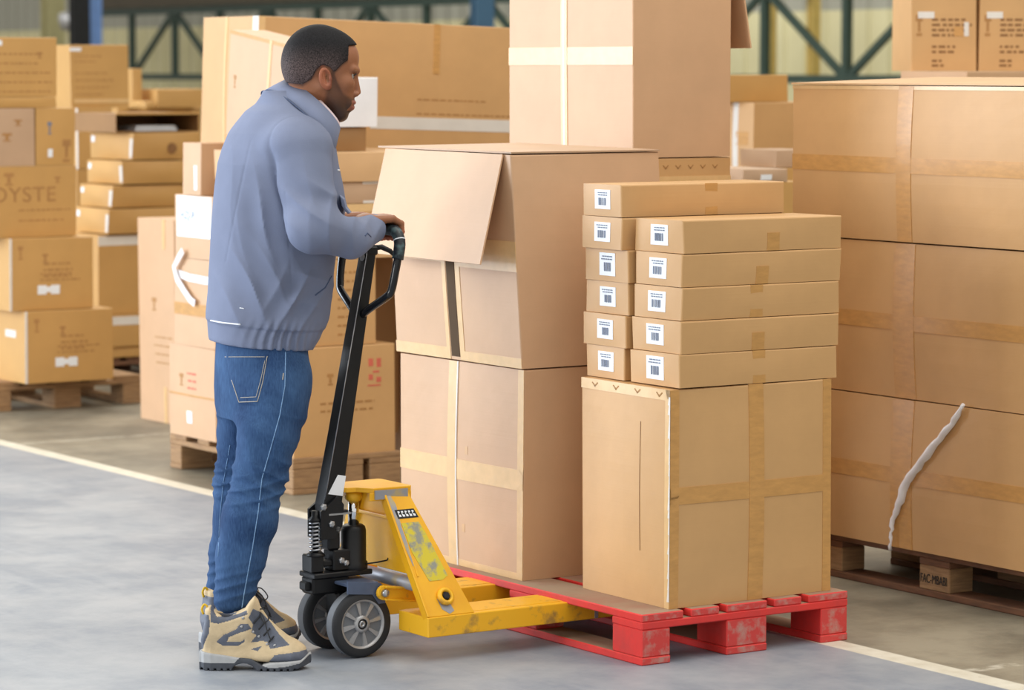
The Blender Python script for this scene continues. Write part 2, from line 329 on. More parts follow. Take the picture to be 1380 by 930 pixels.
class Carton:
    """closed cardboard carton: object origin at its near lower corner, x along U, y along V.
    left face = plane x=0 (s runs along y), right face = plane y=0 (s runs along x)"""
    def __init__(s, label, p, size, m='card', cat='box', group=None, rz=None, tilt=None, jit=.004, bulge=.004, seed=0, name='carton', open_top=False, topseam='u', inner='card_dark'):
        s.L, s.W, s.H = size; s.rnd = random.Random(seed * 7 + 3); s.bulge = bulge; s.m = m
        s.c = [[[Vector((s.rnd.uniform(-jit, jit), s.rnd.uniform(-jit, jit), 0 if k == 0 else s.rnd.uniform(-jit * .6, jit * .2))) for k in (0, 1)] for j in (0, 1)] for i in (0, 1)]
        mb = MB(); n = 8; L_, W_, H_ = size
        def P(a, b_, c): return s.w(Vector((a, b_, c)))
        g = .004
        def face(fn, m_=0, nn=n):
            vs = [fn(i / nn, j / nn) for j in range(nn + 1) for i in range(nn + 1)]
            mb.add(vs, [(j * (nn + 1) + i, j * (nn + 1) + i + 1, (j + 1) * (nn + 1) + i + 1, (j + 1) * (nn + 1) + i) for j in range(nn) for i in range(nn)], m_, False)
        face(lambda a, c: P(L_ * a, 0, H_ * c)); face(lambda a, c: P(L_ * (1 - a), W_, H_ * c))
        face(lambda a, c: P(0, W_ * (1 - a), H_ * c)); face(lambda a, c: P(L_, W_ * a, H_ * c))
        face(lambda a, b_: P(L_ * a, W_ * (1 - b_), 0), 0, 4)
        if not open_top:
            # two closed top flaps meeting at a seam
            if topseam == 'u':
                h = W_ / 2 - .002
                face(lambda a, b_: P(L_ * a, h * b_, H_)); face(lambda a, b_: P(L_ * a, W_ - h * (1 - b_), H_))
                mb.add([P(0, h, H_), P(L_, h, H_), P(L_, W_ - h, H_), P(0, W_ - h, H_)], [(0, 1, 2, 3)], 1)
            else:
                h = L_ / 2 - .002
                face(lambda a, b_: P(h * a, W_ * b_, H_)); face(lambda a, b_: P(L_ - h * (1 - a), W_ * b_, H_))
                mb.add([P(h, 0, H_), P(L_ - h, 0, H_), P(L_ - h, W_, H_), P(h, W_, H_)], [(0, 1, 2, 3)], 1)
        bm = bmesh.new(); vs = [bm.verts.new(v) for v in mb.v]
        for f, mi in zip(mb.f, mb.m):
            fc = bm.faces.new([vs[i] for i in f]); fc.material_index = mi; fc.smooth = False
        bmesh.ops.remove_doubles(bm, verts=bm.verts[:], dist=.0008)
        bmesh.ops.recalc_face_normals(bm, faces=bm.faces[:])
        me = bpy.data.meshes.new(name); bm.to_mesh(me); bm.free()
        me.materials.append(M[m]); me.materials.append(M[inner])
        s.o = bpy.data.objects.new(name, me); COL.objects.link(s.o); s.o.location = p
        s.o.rotation_euler = tilt if tilt else (0, 0, TH if rz is None else rz)
        bv = s.o.modifiers.new('bevel', 'BEVEL'); bv.width = .004; bv.segments = 2; bv.limit_method = 'ANGLE'; bv.angle_limit = math.radians(50)
        if open_top:
            sd = s.o.modifiers.new('solidify', 'SOLIDIFY'); sd.thickness = .005; sd.offset = -1
        tag(s.o, label, cat, group); s.p = Vector(p)
        s.k = 0
    def w(s, q):
        L_, W_, H_ = s.L, s.W, s.H; a, b_, c = min(1, max(0, q.x / L_)), min(1, max(0, q.y / W_)), min(1, max(0, q.z / H_))
        d = Vector((0, 0, 0))
        for i, wa in ((0, 1 - a), (1, a)):
            for j, wb in ((0, 1 - b_), (1, b_)):
                for k, wc in ((0, 1 - c), (1, c)): d += s.c[i][j][k] * (wa * wb * wc)
        bz = math.sin(math.pi * c)
        if a < 1e-3: d.x -= s.bulge * bz * math.sin(math.pi * b_)
        if a > 1 - 1e-3: d.x += s.bulge * bz * math.sin(math.pi * b_)
        if b_ < 1e-3: d.y -= s.bulge * bz * math.sin(math.pi * a)
        if b_ > 1 - 1e-3: d.y += s.bulge * bz * math.sin(math.pi * a)
        return q + d
    def fp(s, face, a, t, off):
        if face == 'L': return s.w(Vector((0, a, t))) + Vector((-off, 0, 0))
        if face == 'R': return s.w(Vector((a, 0, t))) + Vector((0, -off, 0))
        return s.w(Vector((a, t, s.H))) + Vector((0, 0, off))
    def rect(s, mb, face, a0, t0, a1, t1, off=.0012, m=0, th=None):
        """thin sheet with thickness lying on the face"""
        nu = max(1, int(abs(a1 - a0) / .06)); nt = max(1, int(abs(t1 - t0) / .06)); th = off if th is None else th
        vs = []
        for o_ in (off, off - th):
            for j in range(nt + 1):
                for i in range(nu + 1): vs.append(s.fp(face, a0 + (a1 - a0) * i / nu, t0 + (t1 - t0) * j / nt, o_))
        k = (nu + 1) * (nt + 1); fs = []
        for j in range(nt):
            for i in range(nu):
                q = j * (nu + 1) + i; fs.append((q, q + 1, q + nu + 2, q + nu + 1)); fs.append((k + q, k + q + nu + 1, k + q + nu + 2, k + q + 1))
        bd = [i for i in range(nu)] + [nu + j * (nu + 1) for j in range(nt)] + [nt * (nu + 1) + nu - i for i in range(nu)] + [(nt - j) * (nu + 1) for j in range(nt)]
        for i in range(len(bd)):
            a, b_ = bd[i], bd[(i + 1) % len(bd)]; fs.append((a, b_, k + b_, k + a))
        mb.add(vs, fs, m)
    def child(s, mb, name, m):
        o = mb.build(name, m, s.o); return o
    def tape(s, face, a0, t0, a1, t1, m='tape', off=.0014, label=None):
        mb = MB(); s.rect(mb, face, a0, t0, a1, t1, off); o = s.child(mb, 'tape', M[m])
        if label: o['label'] = label
        return s
    def htape(s, face, t, w=.05, m='tape', a0=0.0, a1=None):
        ln = s.W if face == 'L' else s.L
        return s.tape(face, a0, t - w / 2, ln if a1 is None else a1, t + w / 2, m)
    def vtape(s, face, a, w=.05, m='tape', t0=0.0, t1=None):
        return s.tape(face, a - w / 2, t0, a + w / 2, s.H if t1 is None else t1, m, off=.0022)
    def sticker(s, face, a, t, w, h, bars=True):
        mb = MB(); s.rect(mb, face, a - w / 2, t - h / 2, a + w / 2, t + h / 2, .0016)
        o = s.child(mb, 'shipping_label', M['paper']); o['label'] = 'white paper label'
        if bars:
            q = MB(); x = a - w * .22; r = s.rnd
            while x < a + w * .2:
                bw = r.choice((.0015, .003, .0045)) * (w / .06); s.rect(q, face, x, t - h * .30, x + bw, t + h * .08, .0024, th=.0006); x += bw + r.choice((.002, .0035)) * (w / .06)
            for k in range(2):
                x = a - w * .32
                while x < a + w * .3:
                    bw = r.uniform(.004, .010) * (w / .06); s.rect(q, face, x, t + h * (.2 + .12 * k), min(x + bw, a + w * .36), t + h * (.25 + .12 * k), .0024, th=.0006); x += bw + .003
            e = q.build('barcode', M['ink'], o)
        return s
    def lines(s, face, a, t, w, rows=4, lh=.018, m='stain', jitter=.6, th=.007):
        """rows of blurred print (no legible characters in the photograph)"""
        q = MB(); r = s.rnd
        for k in range(rows):
            x = a; end = a + w * r.uniform(1 - jitter * .5, 1)
            while x < end:
                bw = r.uniform(.010, .035); s.rect(q, face, x, t - k * lh - th / 2, min(x + bw, end), t - k * lh + th / 2, .001, th=.0008); x += bw + r.uniform(.006, .012)
        s.child(q, 'printed_marking', M[m]); return s
    def glyph(s, face, a, t, w, h, m='stain'):
        """this-way-up style pictogram: stem, head and base bar"""
        q = MB()
        s.rect(q, face, a - w * .18, t - h * .3, a + w * .18, t + h * .2, .001, th=.0008)
        s.rect(q, face, a - w * .5, t + h * .2, a + w * .5, t + h * .5, .001, th=.0008)
        s.rect(q, face, a - w * .4, t - h * .5, a + w * .4, t - h * .36, .001, th=.0008)
        s.child(q, 'printed_symbol', M[m]); return s
    def text(s, face, txt, a, t, h, m='stain', width=None, off=.0012):
        cu = bpy.data.curves.new('lettering', 'FONT'); cu.body = txt; cu.size = h * 1.38; cu.extrude = .0004; cu.space_character = 1.05
        tmp = bpy.data.objects.new('lettering', cu); COL.objects.link(tmp)
        dg = bpy.context.evaluated_depsgraph_get(); me = bpy.data.meshes.new_from_object(tmp.evaluated_get(dg)); bpy.data.objects.remove(tmp)
        sx = 1.0
        xs = [v.co.x for v in me.vertices]
        if width and xs: sx = width / (max(xs) - min(xs))
        for v in me.vertices:
            # on the left face reading direction runs against y
            if face == 'L': v.co = s.fp('L', a - v.co.x * sx, t + v.co.y, off + v.co.z)
            else: v.co = s.fp('R', a + v.co.x * sx, t + v.co.y, off + v.co.z)
        me.materials.clear(); me.materials.append(M[m]); o = bpy.data.objects.new('lettering', me); COL.objects.link(o); o.parent = s.o; return s
    def flap(s, hinge, out, ang, length, a0=0.0, a1=None, m=None, name='flap'):
        """open flap: hinge 'L' (top edge of left face), 'R', 'F' (far u side), falls open by ang from the vertical-down"""
        mb = MB(); t = .005; n = 10
        ln = (s.W if hinge in ('L', 'F') else s.L) if a1 is None else a1
        vs = []
        for o_ in (0, t):
            for j in range(n + 1):
                for i in range(n + 1):
                    a = a0 + (ln - a0) * i / n; d = length * j / n
                    ox = math.sin(ang) * d + math.cos(ang) * o_ + .018 * out * math.sin(math.pi * j / n) * math.sin(math.pi * i / n); oz = -math.cos(ang) * d + math.sin(ang) * o_
                    if hinge == 'L': q = s.w(Vector((0, a, s.H))) + Vector((-ox - .001, 0, oz))
                    elif hinge == 'F': q = s.w(Vector((s.L, a, s.H))) + Vector((ox + .001, 0, oz))
                    else: q = s.w(Vector((a, 0, s.H))) + Vector((0, -ox - .001, oz))
                    vs.append(q)
        k = (n + 1) ** 2; fs = []
        for j in range(n):
            for i in range(n):
                q = j * (n + 1) + i; fs += [(q, q + 1, q + n + 2, q + n + 1), (k + q, k + q + n + 1, k + q + n + 2, k + q + 1)]
        bd = list(range(n)) + [n + j * (n + 1) for j in range(n)] + [n * (n + 1) + n - i for i in range(n)] + [(n - j) * (n + 1) for j in range(n)]
        for i in range(len(bd)): a, b_ = bd[i], bd[(i + 1) % len(bd)]; fs.append((a, b_, k + b_, k + a))
        mb.add(vs, fs); s.child(mb, name, M[m or s.m]); return s
def top(c): return c.p.z + c.H

def pcarton(label, near_x, Y, z0, y_top, xr=None, xl=None, du=None, dv=None, yref=None, **k):
    """carton whose near vertical edge stands at depth Y in photo column near_x; extents given by photo columns or metres"""
    yy = y_top if yref is None else yref
    p = atY(near_x, yy, Y); z1 = atY(near_x, y_top, Y).z; p.z = z0
    pm = Vector((p.x, p.y, (z0 + z1) / 2))
    if du is None: du = uspan(pm, xr)
    if dv is None: dv = vspan(pm, xl)
    return Carton(label, p, (du, dv, z1 - z0), **k)

# ------------------------------------------------------------------ pallets
def pallet(label, p, lu=.8, lv=1.2, boards_along='v', paint='wood', worn=None, end=None, name='pallet', text=None, bm_=None):
    t = empty(name, p, TH); tag(t, label, 'pallet')
    m1 = M[paint]; m2 = M[worn or paint]; m3 = M[end or paint]
    # local frame: x across the boards (short), y along the boards (long)
    def xf(mb):
        if boards_along == 'v': return
        mb.v = [(y, x, z) for x, y, z in mb.v]
    S, Lg = (lu, lv) if boards_along == 'v' else (lv, lu)
    def piece(nm, a, b_, mats, mt=None, mend=None):
        mb = MB(); mb.box(a, b_, 0, bev=.003, mtop=mt); xf(mb); o = mb.build(nm, mats, t)
        if mend is not None:
            for f in o.data.polygons:
                nn = f.normal; ax = nn.y if boards_along == 'v' else nn.x
                if abs(ax) > .8: f.material_index = mend
        return o
    xs = [(0, .1), (S / 2 - .0725, S / 2 + .0725), (S - .1, S)]; ys = [(0, .145), (Lg / 2 - .0725, Lg / 2 + .0725), (Lg - .145, Lg)]
    for (a, b_) in xs: piece('bottom_board', (a, 0, 0), (b_, Lg, .022), [m1, m2, m3], 1, 2)
    first = True
    for (a, b_) in xs:
        for (c, d) in ys:
            o = piece('block', (a + .001, c + .001, .0222), (b_ - .001, d - .001, .0998), [m1, m2, m3], None, 2)
    for (c, d) in ys: piece('stringer_board', (0, c, .1), (S, d, .1218), [m1, m2, m3], 1)
    w = [.145, .10, .145, .10, .145]; gap = (S - sum(w)) / 4; x = 0
    for q in w:
        piece('deck_board', (x, 0, .122), (x + q, Lg, .144), [m1, m2, m3], 1, 2); x += q + gap
    return t
# ------------------------------------------------------------------ red pallet and what stands on it
PH = .144
pallet('red painted pallet lifted by the yellow pallet truck, worn bare on its deck', PO, .737, 1.2, 'v', 'red', 'deck_worn', 'red_worn')
zP = PH + .0005
p = at(905, 822, .144); p.z = zP; ub, vb = uv_of(p)
p = loc(max(ub, .012), .03, zP)
big = Carton('large tan carton with crossed brown tape at the near corner of the red pallet', p, (.575, vspan(Vector((p.x, p.y, .45)), 784.5), .618), 'card', jit=.006, bulge=.008, seed=11)
big.htape('R', .318, .048, a0=.0).vtape('R', .30, .052).tape('R', .0, .0, .030, big.H, 'tape').tape('R', big.L - .03, .0, big.L, big.H, 'tape')
big.tape('L', .0, .0, .022, big.H, 'tape_pale').tape('L', .0, big.H - .03, big.W, big.H, 'tape_pale').vtape('T', .30, .052, t1=big.W)
q = MB(); r = random.Random(4)
for k in range(4):
    a = .05 + k * .105
    for sgn in (-1, 1):
        for j in range(4):
            a0 = a + sgn * .004 * j; t0 = big.H - .020 + .003 * j; big.rect(q, 'L', a0 - .0025, t0 - .002, a0 + .0025, t0 + .002, .0022, th=.0008)
big.child(q, 'printed_marking', M['stain'])
q = MB(); big.rect(q, 'L', .135, .15, .1375, big.H - .1, .0008, th=.0006); o = big.child(q, 'crease', M['print']); o['label'] = 'thin vertical crease'
# torn, pale paper along the near edge
q = MB(); z = .02; r = random.Random(9); pts = []
while z < big.H - .01:
    pts.append(z); z += r.uniform(.02, .05)
for i in range(len(pts) - 1):
    w1 = r.uniform(.003, .010); base = big.w(Vector((0, 0, pts[i]))); up = big.w(Vector((0, 0, pts[i + 1])))
    q.add([base + Vector((-.002, w1, 0)), base + Vector((-.0035, -.0035, 0)), up + Vector((-.0035, -.0035, 0)), up + Vector((-.002, w1 * .5, 0)), base + Vector((.001, .001, 0)), up + Vector((.001, .001, 0))], [(0, 1, 2, 3), (1, 4, 5, 2), (0, 3, 5, 4)])
o = big.child(q, 'torn_edge', M['tape_white']); o['label'] = 'torn pale edge'

# slim cartons: near row (five) and far row (six) on top of the large carton
r = random.Random(21)
zt = zP + big.H + .003
names_near = ['lowest of the near row of slim cartons, resting on the large carton', 'second from the bottom in the near row of slim cartons', 'middle one of the five slim cartons in the near row',
              'second from the top in the near row of slim cartons', 'topmost of the near row on the large carton, tape low on its side']
SH = (zt, .858 + .001, .958, 1.052, 1.146, 1.238)
near = []
xn = [915, 917, 918, 918, 920]; xr = [1127, 1130, 1131, 1133, 1134.5]; xl = [850, 852, 855, 856, 856]; tx = [1022, 1021, 1019, 1027, 1042]
corner = atY(915, 500, 8.66)
for k in range(5):
    z0 = zt if k == 0 else near[-1].p.z + near[-1].H + .001
    h = .0925 if k else .0935
    pc = atY(xn[k], 500, 8.66 + .004 * k); pc.z = z0
    mid = Vector((pc.x, pc.y, z0 + .05))
    c = Carton('slim carton, ' + names_near[k], pc, (uspan(mid, xr[k]), vspan(mid, xl[k]) if k else .235, h), 'card', name='slim_carton', group='slim labelled cartons stacked on the large carton', jit=.0025, bulge=.002, seed=40 + k)
    c.sticker('L', c.W * .5 + r.uniform(-.008, .008), h * .53, .082, .058 if k else .066)
    a = uspan(mid, tx[k]) - .0
    t1 = h if k in (0, 2) else h * .55
    c.tape('R', a - .022, .0, a + .022, t1)
    if k in (1, 3): pass
    near.append(c)
names_far = ['lowest of the far row, flush with the lowest near one', 'second from the bottom in the far row of slim cartons', 'third from the bottom in the far row of slim cartons',
             'fourth from the bottom in the far row of slim cartons', 'fifth of the far row of slim cartons, just under its topmost one', 'topmost of all, heading the far row, taped from rim to rim']
far = []
xl2 = [790, 786, 790, 788.5, 784, 785.5]; v0 = [.262, .25, .25, .245, .262, .262]; u0 = [.0, -.004, .004, .0, -.012, -.01]
pn = near[1].p; 
for k in range(6):
    z0 = zt if k == 0 else far[-1].p.z + far[-1].H + .001
    h = .0925
    base = Vector((corner.x, corner.y, 0)) + V * v0[k] + U * u0[k]
    pc = Vector((base.x, base.y, z0)); mid = Vector((pc.x, pc.y, z0 + .05))
    c = Carton('slim carton, ' + names_far[k], pc, (.585 if k < 5 else uspan(mid, 1057), min(.24, vspan(mid, xl2[k])), h), 'card', name='slim_carton', group='slim labelled cartons stacked on the large carton', jit=.0025, bulge=.002, seed=60 + k)
    c.sticker('L', c.W * .47, h * .53, .078, .056 if k != 3 else .066)
    if k == 5:
        a = uspan(mid, 959); c.tape('R', a - .022, 0, a + .022, h)
    far.append(c)

# centre stack at the far end of the red pallet
p = at(705, 783, .144); uc, vc = uv_of(p); p = loc(uc, vc, zP); mid = Vector((p.x, p.y, .4))
W_ = vspan(mid, 541)
c1 = Carton('tall pale carton with crossed buff tape at the far end of the red pallet', p, (.50, W_, .628), 'card_pink', jit=.006, bulge=.008, seed=12)
s1 = vspan(mid, 612); th_ = atY(705, 648, p.y).z - zP
c1.htape('L', th_, .062, 'tape_pale').vtape('L', s1, .045, 'tape_pale').tape('L', 0, 0, .03, c1.H, 'tape_pale').tape('L', 0, 0, W_, .02, 'tape_pale')
q = MB(); c1.rect(q, 'L', s1 - .03, .0, s1 - .024, c1.H, .003); c1.child(q, 'seam', M['tape_white'])
q = MB()
for (a, t) in ((.30, .36), (.32, .12)): c1.rect(q, 'L', a - .008, t - .012, a + .008, t + .012, .0006, th=.0004)
c1.child(q, 'scuff', M['card_pale'])
z2 = zP + c1.H + .002
p2 = loc(uc - .004, vc + .004, z2); h2 = 1.405 - z2
c2 = Carton('pale carton with its side flap hanging open, atop the buff-taped carton', p2, (.54, W_ + .01, h2), 'card_pink', jit=.005, bulge=.006, seed=13, topseam='u')
# near corner leans so the top is narrower on the left face
lean = atY(686, 208, p2.y).x - atY(705, 497, p2.y).x
for v in c2.o.data.vertices:
    pass
def shear(c, dx, dy):
    """the carton has sagged sideways: shift the upper part"""
    h = c.H
    for o in [c.o] + list(c.o.children_recursive):
        me = o.data
        for v in me.vertices:
            k = max(0, min(1.05, v.co.z / h)); v.co.x += dx * k; v.co.y += dy * k
s2 = vspan(Vector((p2.x, p2.y, 1.1)), 610)
# split front: two inner flaps with a dark strip painted as the shade of a gap, taped round the rims
gap0 = .17 + .13; 
zs = h2 * .50
c2.tape('L', 0, 0, .33, .03, 'tape_pale').tape('L', .385, 0, c2.W, .035, 'tape_pale')
c2.tape('L', 0, zs - .03, .33, zs + .06, 'tape_pale').tape('L', .385, zs - .02, c2.W, zs + .06, 'tape_pale')
c2.tape('L', .305, 0, .33, zs, 'tape_pale').tape('L', .385, 0, .405, zs, 'tape_pale')
q = MB(); c2.rect(q, 'L', .334, .01, .380, zs + .02, .0012); o = c2.child(q, 'gap', mat('painted_gap_shade', srgb(84, 64, 42), rough=.9)); o['label'] = 'dark strip painted as the shade between the split sides'
c2.flap('L', -.3, math.radians(17), .335, a0=.035)
shear(c2, 0.0, .055)
# the loose end of the top lid, slightly raised
q = MB(); q.add([(0, 0, h2 + .001), (.54, 0, h2 + .001), (.54, W_ + .07, h2 + .004), (0, W_ + .07, h2 + .004), (0, .0, h2 + .006), (.54, .0, h2 + .006), (.54, W_ + .07, h2 + .012), (0, W_ + .07, h2 + .009)],
   [(0, 3, 2, 1), (4, 5, 6, 7), (0, 1, 5, 4), (1, 2, 6, 5), (2, 3, 7, 6), (3, 0, 4, 7)]); 
q.v = [(a, b_ + .055, c) for a, b_, c in q.v]
q.build('lid', M['card_grey'], c2.o)

# very tall carton behind, on two hidden ones
pt = atY(852, 213, 10.0); ut, vt = uv_of(Vector((pt.x, pt.y, 0)))
base = Vector((pt.x, pt.y, 0))
pallet('bare wooden pallet hidden behind the load, under the tall carton', base + U * -.02 + V * -.02, .8, 1.2, 'v', 'wood')
wT = vspan(Vector((pt.x, pt.y, 1.6)), 686); dT = uspan(Vector((pt.x, pt.y, 1.6)), 985)
zt1 = atY(852, 213, 10.0).z
pb = Vector((base.x, base.y, .1445)) ; hb = (zt1 - .1445) / 2
b1 = Carton('pale carton standing on the wooden pallet behind the load, almost hidden', pb, (dT, wT, hb - .001), 'card_pink', seed=14)
pb2 = pb + Vector((0, 0, hb)) + U * -.0
b2 = Carton('tan carton with triangle marks along its rim, directly under the very tall carton', pb2, (dT + .0, wT, hb - .001), 'card', seed=15)
q = MB()
for k in range(7):
    a = .03 + k * .05
    for j in range(4):
        for sg in (-1, 1): b2.rect(q, 'R', a + sg * .003 * j - .002, hb - .036 + .003 * j, a + sg * .003 * j + .002, hb - .033 + .003 * j, .001, th=.0008)
b2.child(q, 'printed_marking', M['stain']); b2.tape('R', 0, hb - .09, dT, hb - .06, 'tape_pale')
tall = Carton('very tall pale carton towering over the centre stack, cross-taped on its left side', pb2 + Vector((0, 0, hb)), (dT, wT, .80), 'card_pink', jit=.003, bulge=.003, seed=16)
ht = atY(852, 75, 10.0).z - tall.p.z
st = vspan(Vector((pt.x, pt.y, 1.7)), 761)
tall.htape('L', ht, .058, 'tape_pale').vtape('L', st, .035, 'tape_pale').tape('L', 0, 0, wT, .018, 'tape_pale')
q = MB(); tall.rect(q, 'L', st - .004, 0, st + .004, .8, .003); tall.child(q, 'seam', M['tape_white'])
tall.flap('F', .2, math.radians(10), .455, a0=.0, a1=wT)
# ------------------------------------------------------------------ big stack on the right
uR = uv_of(at(1127, 722, .144))[0]
def on_u(px, py, u):       # point seen at (px, py) on the vertical plane u = const
    d = Vector(ray(px, py)); n = U; t = (PO + U * u - Vector((0, 0, CAM_H))).dot(n) / d.dot(n)
    q = Vector((0, 0, CAM_H)) + d * t; return uv_of(q)[1], q.z
v_end, z_top = on_u(1069, 113, uR)
v_mid = on_u(1220, 400, uR)[0]
v_b1, _ = on_u(1270, 760, uR)
WR = 2 * (v_end - v_mid); v0R = v_end - WR
pallet('old brown pallet under the big stack on the right, stamped on its middle block', loc(uR + .03, v_b1 - (.6 - .0725), 0), .8, 1.2, 'v', 'wood_dark', None, 'wood')
zs_ = [.1445, on_u(1127, 525, uR)[1], on_u(1127, 320, uR)[1], z_top]
nm = ['bottom carton of the right-hand stack, a streak of white wrap on it', 'middle carton of the big stack on the right', 'top carton of the big stack on the right, its lid slightly ajar']
for k in range(3):
    h = zs_[k + 1] - zs_[k] - .003
    c = Carton('huge brown ' + nm[k], loc(uR + (.0, .006, -.004)[k], v0R, zs_[k] + (.0 if k == 0 else .001)), (.62, WR, h), ('card', 'card', 'card')[k], jit=.006, bulge=.010, seed=80 + k, group='huge cartons of the right-hand stack')
    c.vtape('L', WR / 2, .10 if k != 2 else .07, 'tape', t0=0).htape('L', h * .49, .05)
    if k == 2: c.tape('L', 0, h - .012, WR, h, 'tape_pale')
    if k == 0:
        # crumpled strip of stretch wrap
        q = MB(); pts = []
        for (x, y) in ((1299, 545), (1283, 572), (1262, 598), (1238, 628), (1221, 655), (1212, 680), (1205, 700), (1203, 718), (1200, 742)):
            a, z = on_u(x, y, uR - .012); pts.append(Vector((-.012, a - v0R, z - c.p.z)))
        r = random.Random(3); fine = []
        for i in range(len(pts) - 1):
            for j in range(4):
                q_ = pts[i].lerp(pts[i + 1], j / 4); fine.append(q_ + Vector((-abs(r.uniform(0, .006)), r.uniform(-.004, .004), 0)))
        fine.append(pts[-1])
        n = len(fine); rs = [(.004 + .010 * math.sin(math.pi * min(1, (i + 3) / n)) + r.uniform(-.002, .002)) for i in range(n)]
        q.tube(fine, rs, 8); o = c.child(q, 'stretch_wrap_strip', M['sheet']); o['label'] = 'crumpled white strip of stretch wrap'
        R0 = c
    if k == 2:
        q = MB(); q.add([(-.004, 0, h), (.62, 0, h), (.62, WR, h), (-.004, WR, h), (-.004, 0, h + .004), (.62, 0, h + .022), (.62, WR, h + .024), (-.004, WR, h + .006)], [(0, 3, 2, 1), (4, 5, 6, 7), (0, 1, 5, 4), (1, 2, 6, 5), (2, 3, 7, 6), (3, 0, 4, 7)])
        q.build('lid', M['card_pale'], c.o)
for o in list(bpy.data.objects):
    if o.name.startswith('block') and o.parent and 'old brown pallet' in o.parent.get('label', ''): o.data.materials[0] = M['wood']
# block stamp
bl = [o for o in bpy.data.objects if o.name.startswith('block') and o.parent and 'old brown pallet under the big stack' in o.parent.get('label', '')]
cu = bpy.data.curves.new('stamped_lettering', 'FONT'); cu.body = 'FAC-MBABI'; cu.size = .040; cu.extrude = .0004
tmp = bpy.data.objects.new('tmp', cu); COL.objects.link(tmp); dg = bpy.context.evaluated_depsgraph_get(); me = bpy.data.meshes.new_from_object(tmp.evaluated_get(dg)); bpy.data.objects.remove(tmp)
wtxt = max(v.co.x for v in me.vertices)
for v in me.vertices: v.co = Vector((-.0012 - v.co.z, .6 + .065 - v.co.x * .125 / wtxt, .045 + v.co.y))
me.materials.append(M['black']); o = bpy.data.objects.new('stamped_lettering', me); COL.objects.link(o)
o.parent = bl[0].parent

# cartons behind, seen over the right stack
YB = 13.2
def support(label, near_x, Y, ztop, xr=None, xl=None, du=None, dv=None, n=2, m='card', seed=0, z0=0.0):
    """plain cartons that carry what can be seen above"""
    out = []; z = z0
    for k in range(n):
        p = atY(near_x, 300, Y); p.z = z; pm = Vector((p.x, p.y, 1.0))
        du_ = du or uspan(pm, xr); dv_ = dv or vspan(pm, xl); h = (ztop - z0) / n
        c = Carton(label[k], p, (du_, dv_, h - .001), m, seed=seed + k); out.append(c); z += h
    return out
zb_ = 1.618
support(['pink-tinged carton on the floor behind the big right stack', 'second pink-tinged carton behind the big right stack', 'rosy carton just showing its rim over the big right stack, under two printed cartons'], 1300, 13.0, zb_ + .03, xl=1211, du=1.0, n=3, m='card_pink', seed=90)
zz = zb_ + .03
prev_ = None
for k, (xn_, xr_, xl_, lab) in enumerate(((1228, 1319, 1219, 'printed carton with a white sticker above the right stack, left of its twin'), (1330, 1440, 1323, 'printed carton at the top right corner of the photo, right of its twin'))):
    c = pcarton(lab, xn_, 13.35, zz, -30, du=.285, dv=.34, m='card', seed=95 + k, yref=50, group='printed cartons above the right-hand stack', rz=math.radians(7))
    if prev_: c.o.location = prev_.p + Vector((math.cos(math.radians(7)), math.sin(math.radians(7)), 0)) * (prev_.L + .014)
    prev_ = c; a0 = .03; w = c.L
    tz = atY(1250, 20, 13.35).z - zz
    c.tape('R', .03, tz - .014, .10, tz + .014, 'tape_white').lines('R', .09, tz - .02, w * .62, 4, .022, 'print', th=.010).glyph('R', .035, tz - .045, .03, .09)
    c.lines('R', .09, tz - .135, w * .4, 2, .022, 'print', th=.010).lines('R', .09, tz - .195, w * .2, 2, .02, 'print', th=.010)
    if k == 0: c.tape('R', w - .10, tz - .09, w - .06, tz - .05, 'tape').tape('R', w - .055, tz - .09, w - .035, tz - .03, 'tape_white')

# small group seen between the tall carton and the right stack
Yg = 12.2
sup = support(['brown carton on the floor behind the tall carton, right-hand group', 'second brown carton of the right-hand group behind the tall carton', 'brown carton under the small labelled one behind the slim cartons'], 1000, Yg, atY(1000, 246, Yg).z, xr=1085, dv=.5, n=3, m='card_warm', seed=110)
z_ = atY(1000, 246, Yg).z
c = pcarton('small tan carton with a white sticker behind the topmost slim carton', 1001, Yg, z_, 228, xr=1062, dv=.3, m='card_grey', seed=114)
c.sticker('R', .115, c.H * .36, .055, .022, bars=False)
Yh = 14.6
zq = atY(1010, 228, Yh).z
sup = support(['honey carton on the floor far behind the tall carton', 'second honey carton far behind the tall carton', 'third honey carton far behind the tall carton'], 1013, Yh, zq, xr=1120, xl=975, n=3, m='card_warm', seed=120)
c = pcarton('tan carton with white tape down its left side, right of the tall carton', 1016, Yh, zq, 138, xr=1125, xl=960, m='card', seed=124)
wv = vspan(Vector((c.p.x, c.p.y, 1.5)), 992)
c.tape('L', wv - .02, 0, wv + .02, c.H, 'tape_white').tape('L', .04, c.H * .36, .13, c.H * .56, 'tape')
zz2 = c.p.z + c.H
c = pcarton('dark honey carton on top of the white-taped one, right of the tall carton', 978, Yh + .05, zz2 + .001, 101, xr=1062, dv=.5, m='card_warm', seed=125)
pz = atY(1052, 228, 12.9).z
c = pcarton('little brown carton squeezed against the left edge of the right stack', 1046, 13.2, atY(1046, 226, 13.2).z, 202, xr=1100, dv=.25, m='card_grey', seed=126, yref=202)
support(['narrow carton low behind the right stack', 'narrow carton behind the right stack, second up', 'honey strip of a carton beside the right stack'], 1040, 13.18, atY(1046, 226, 13.2).z - .001, xr=1110, dv=.35, n=3, m='card_warm', seed=127)
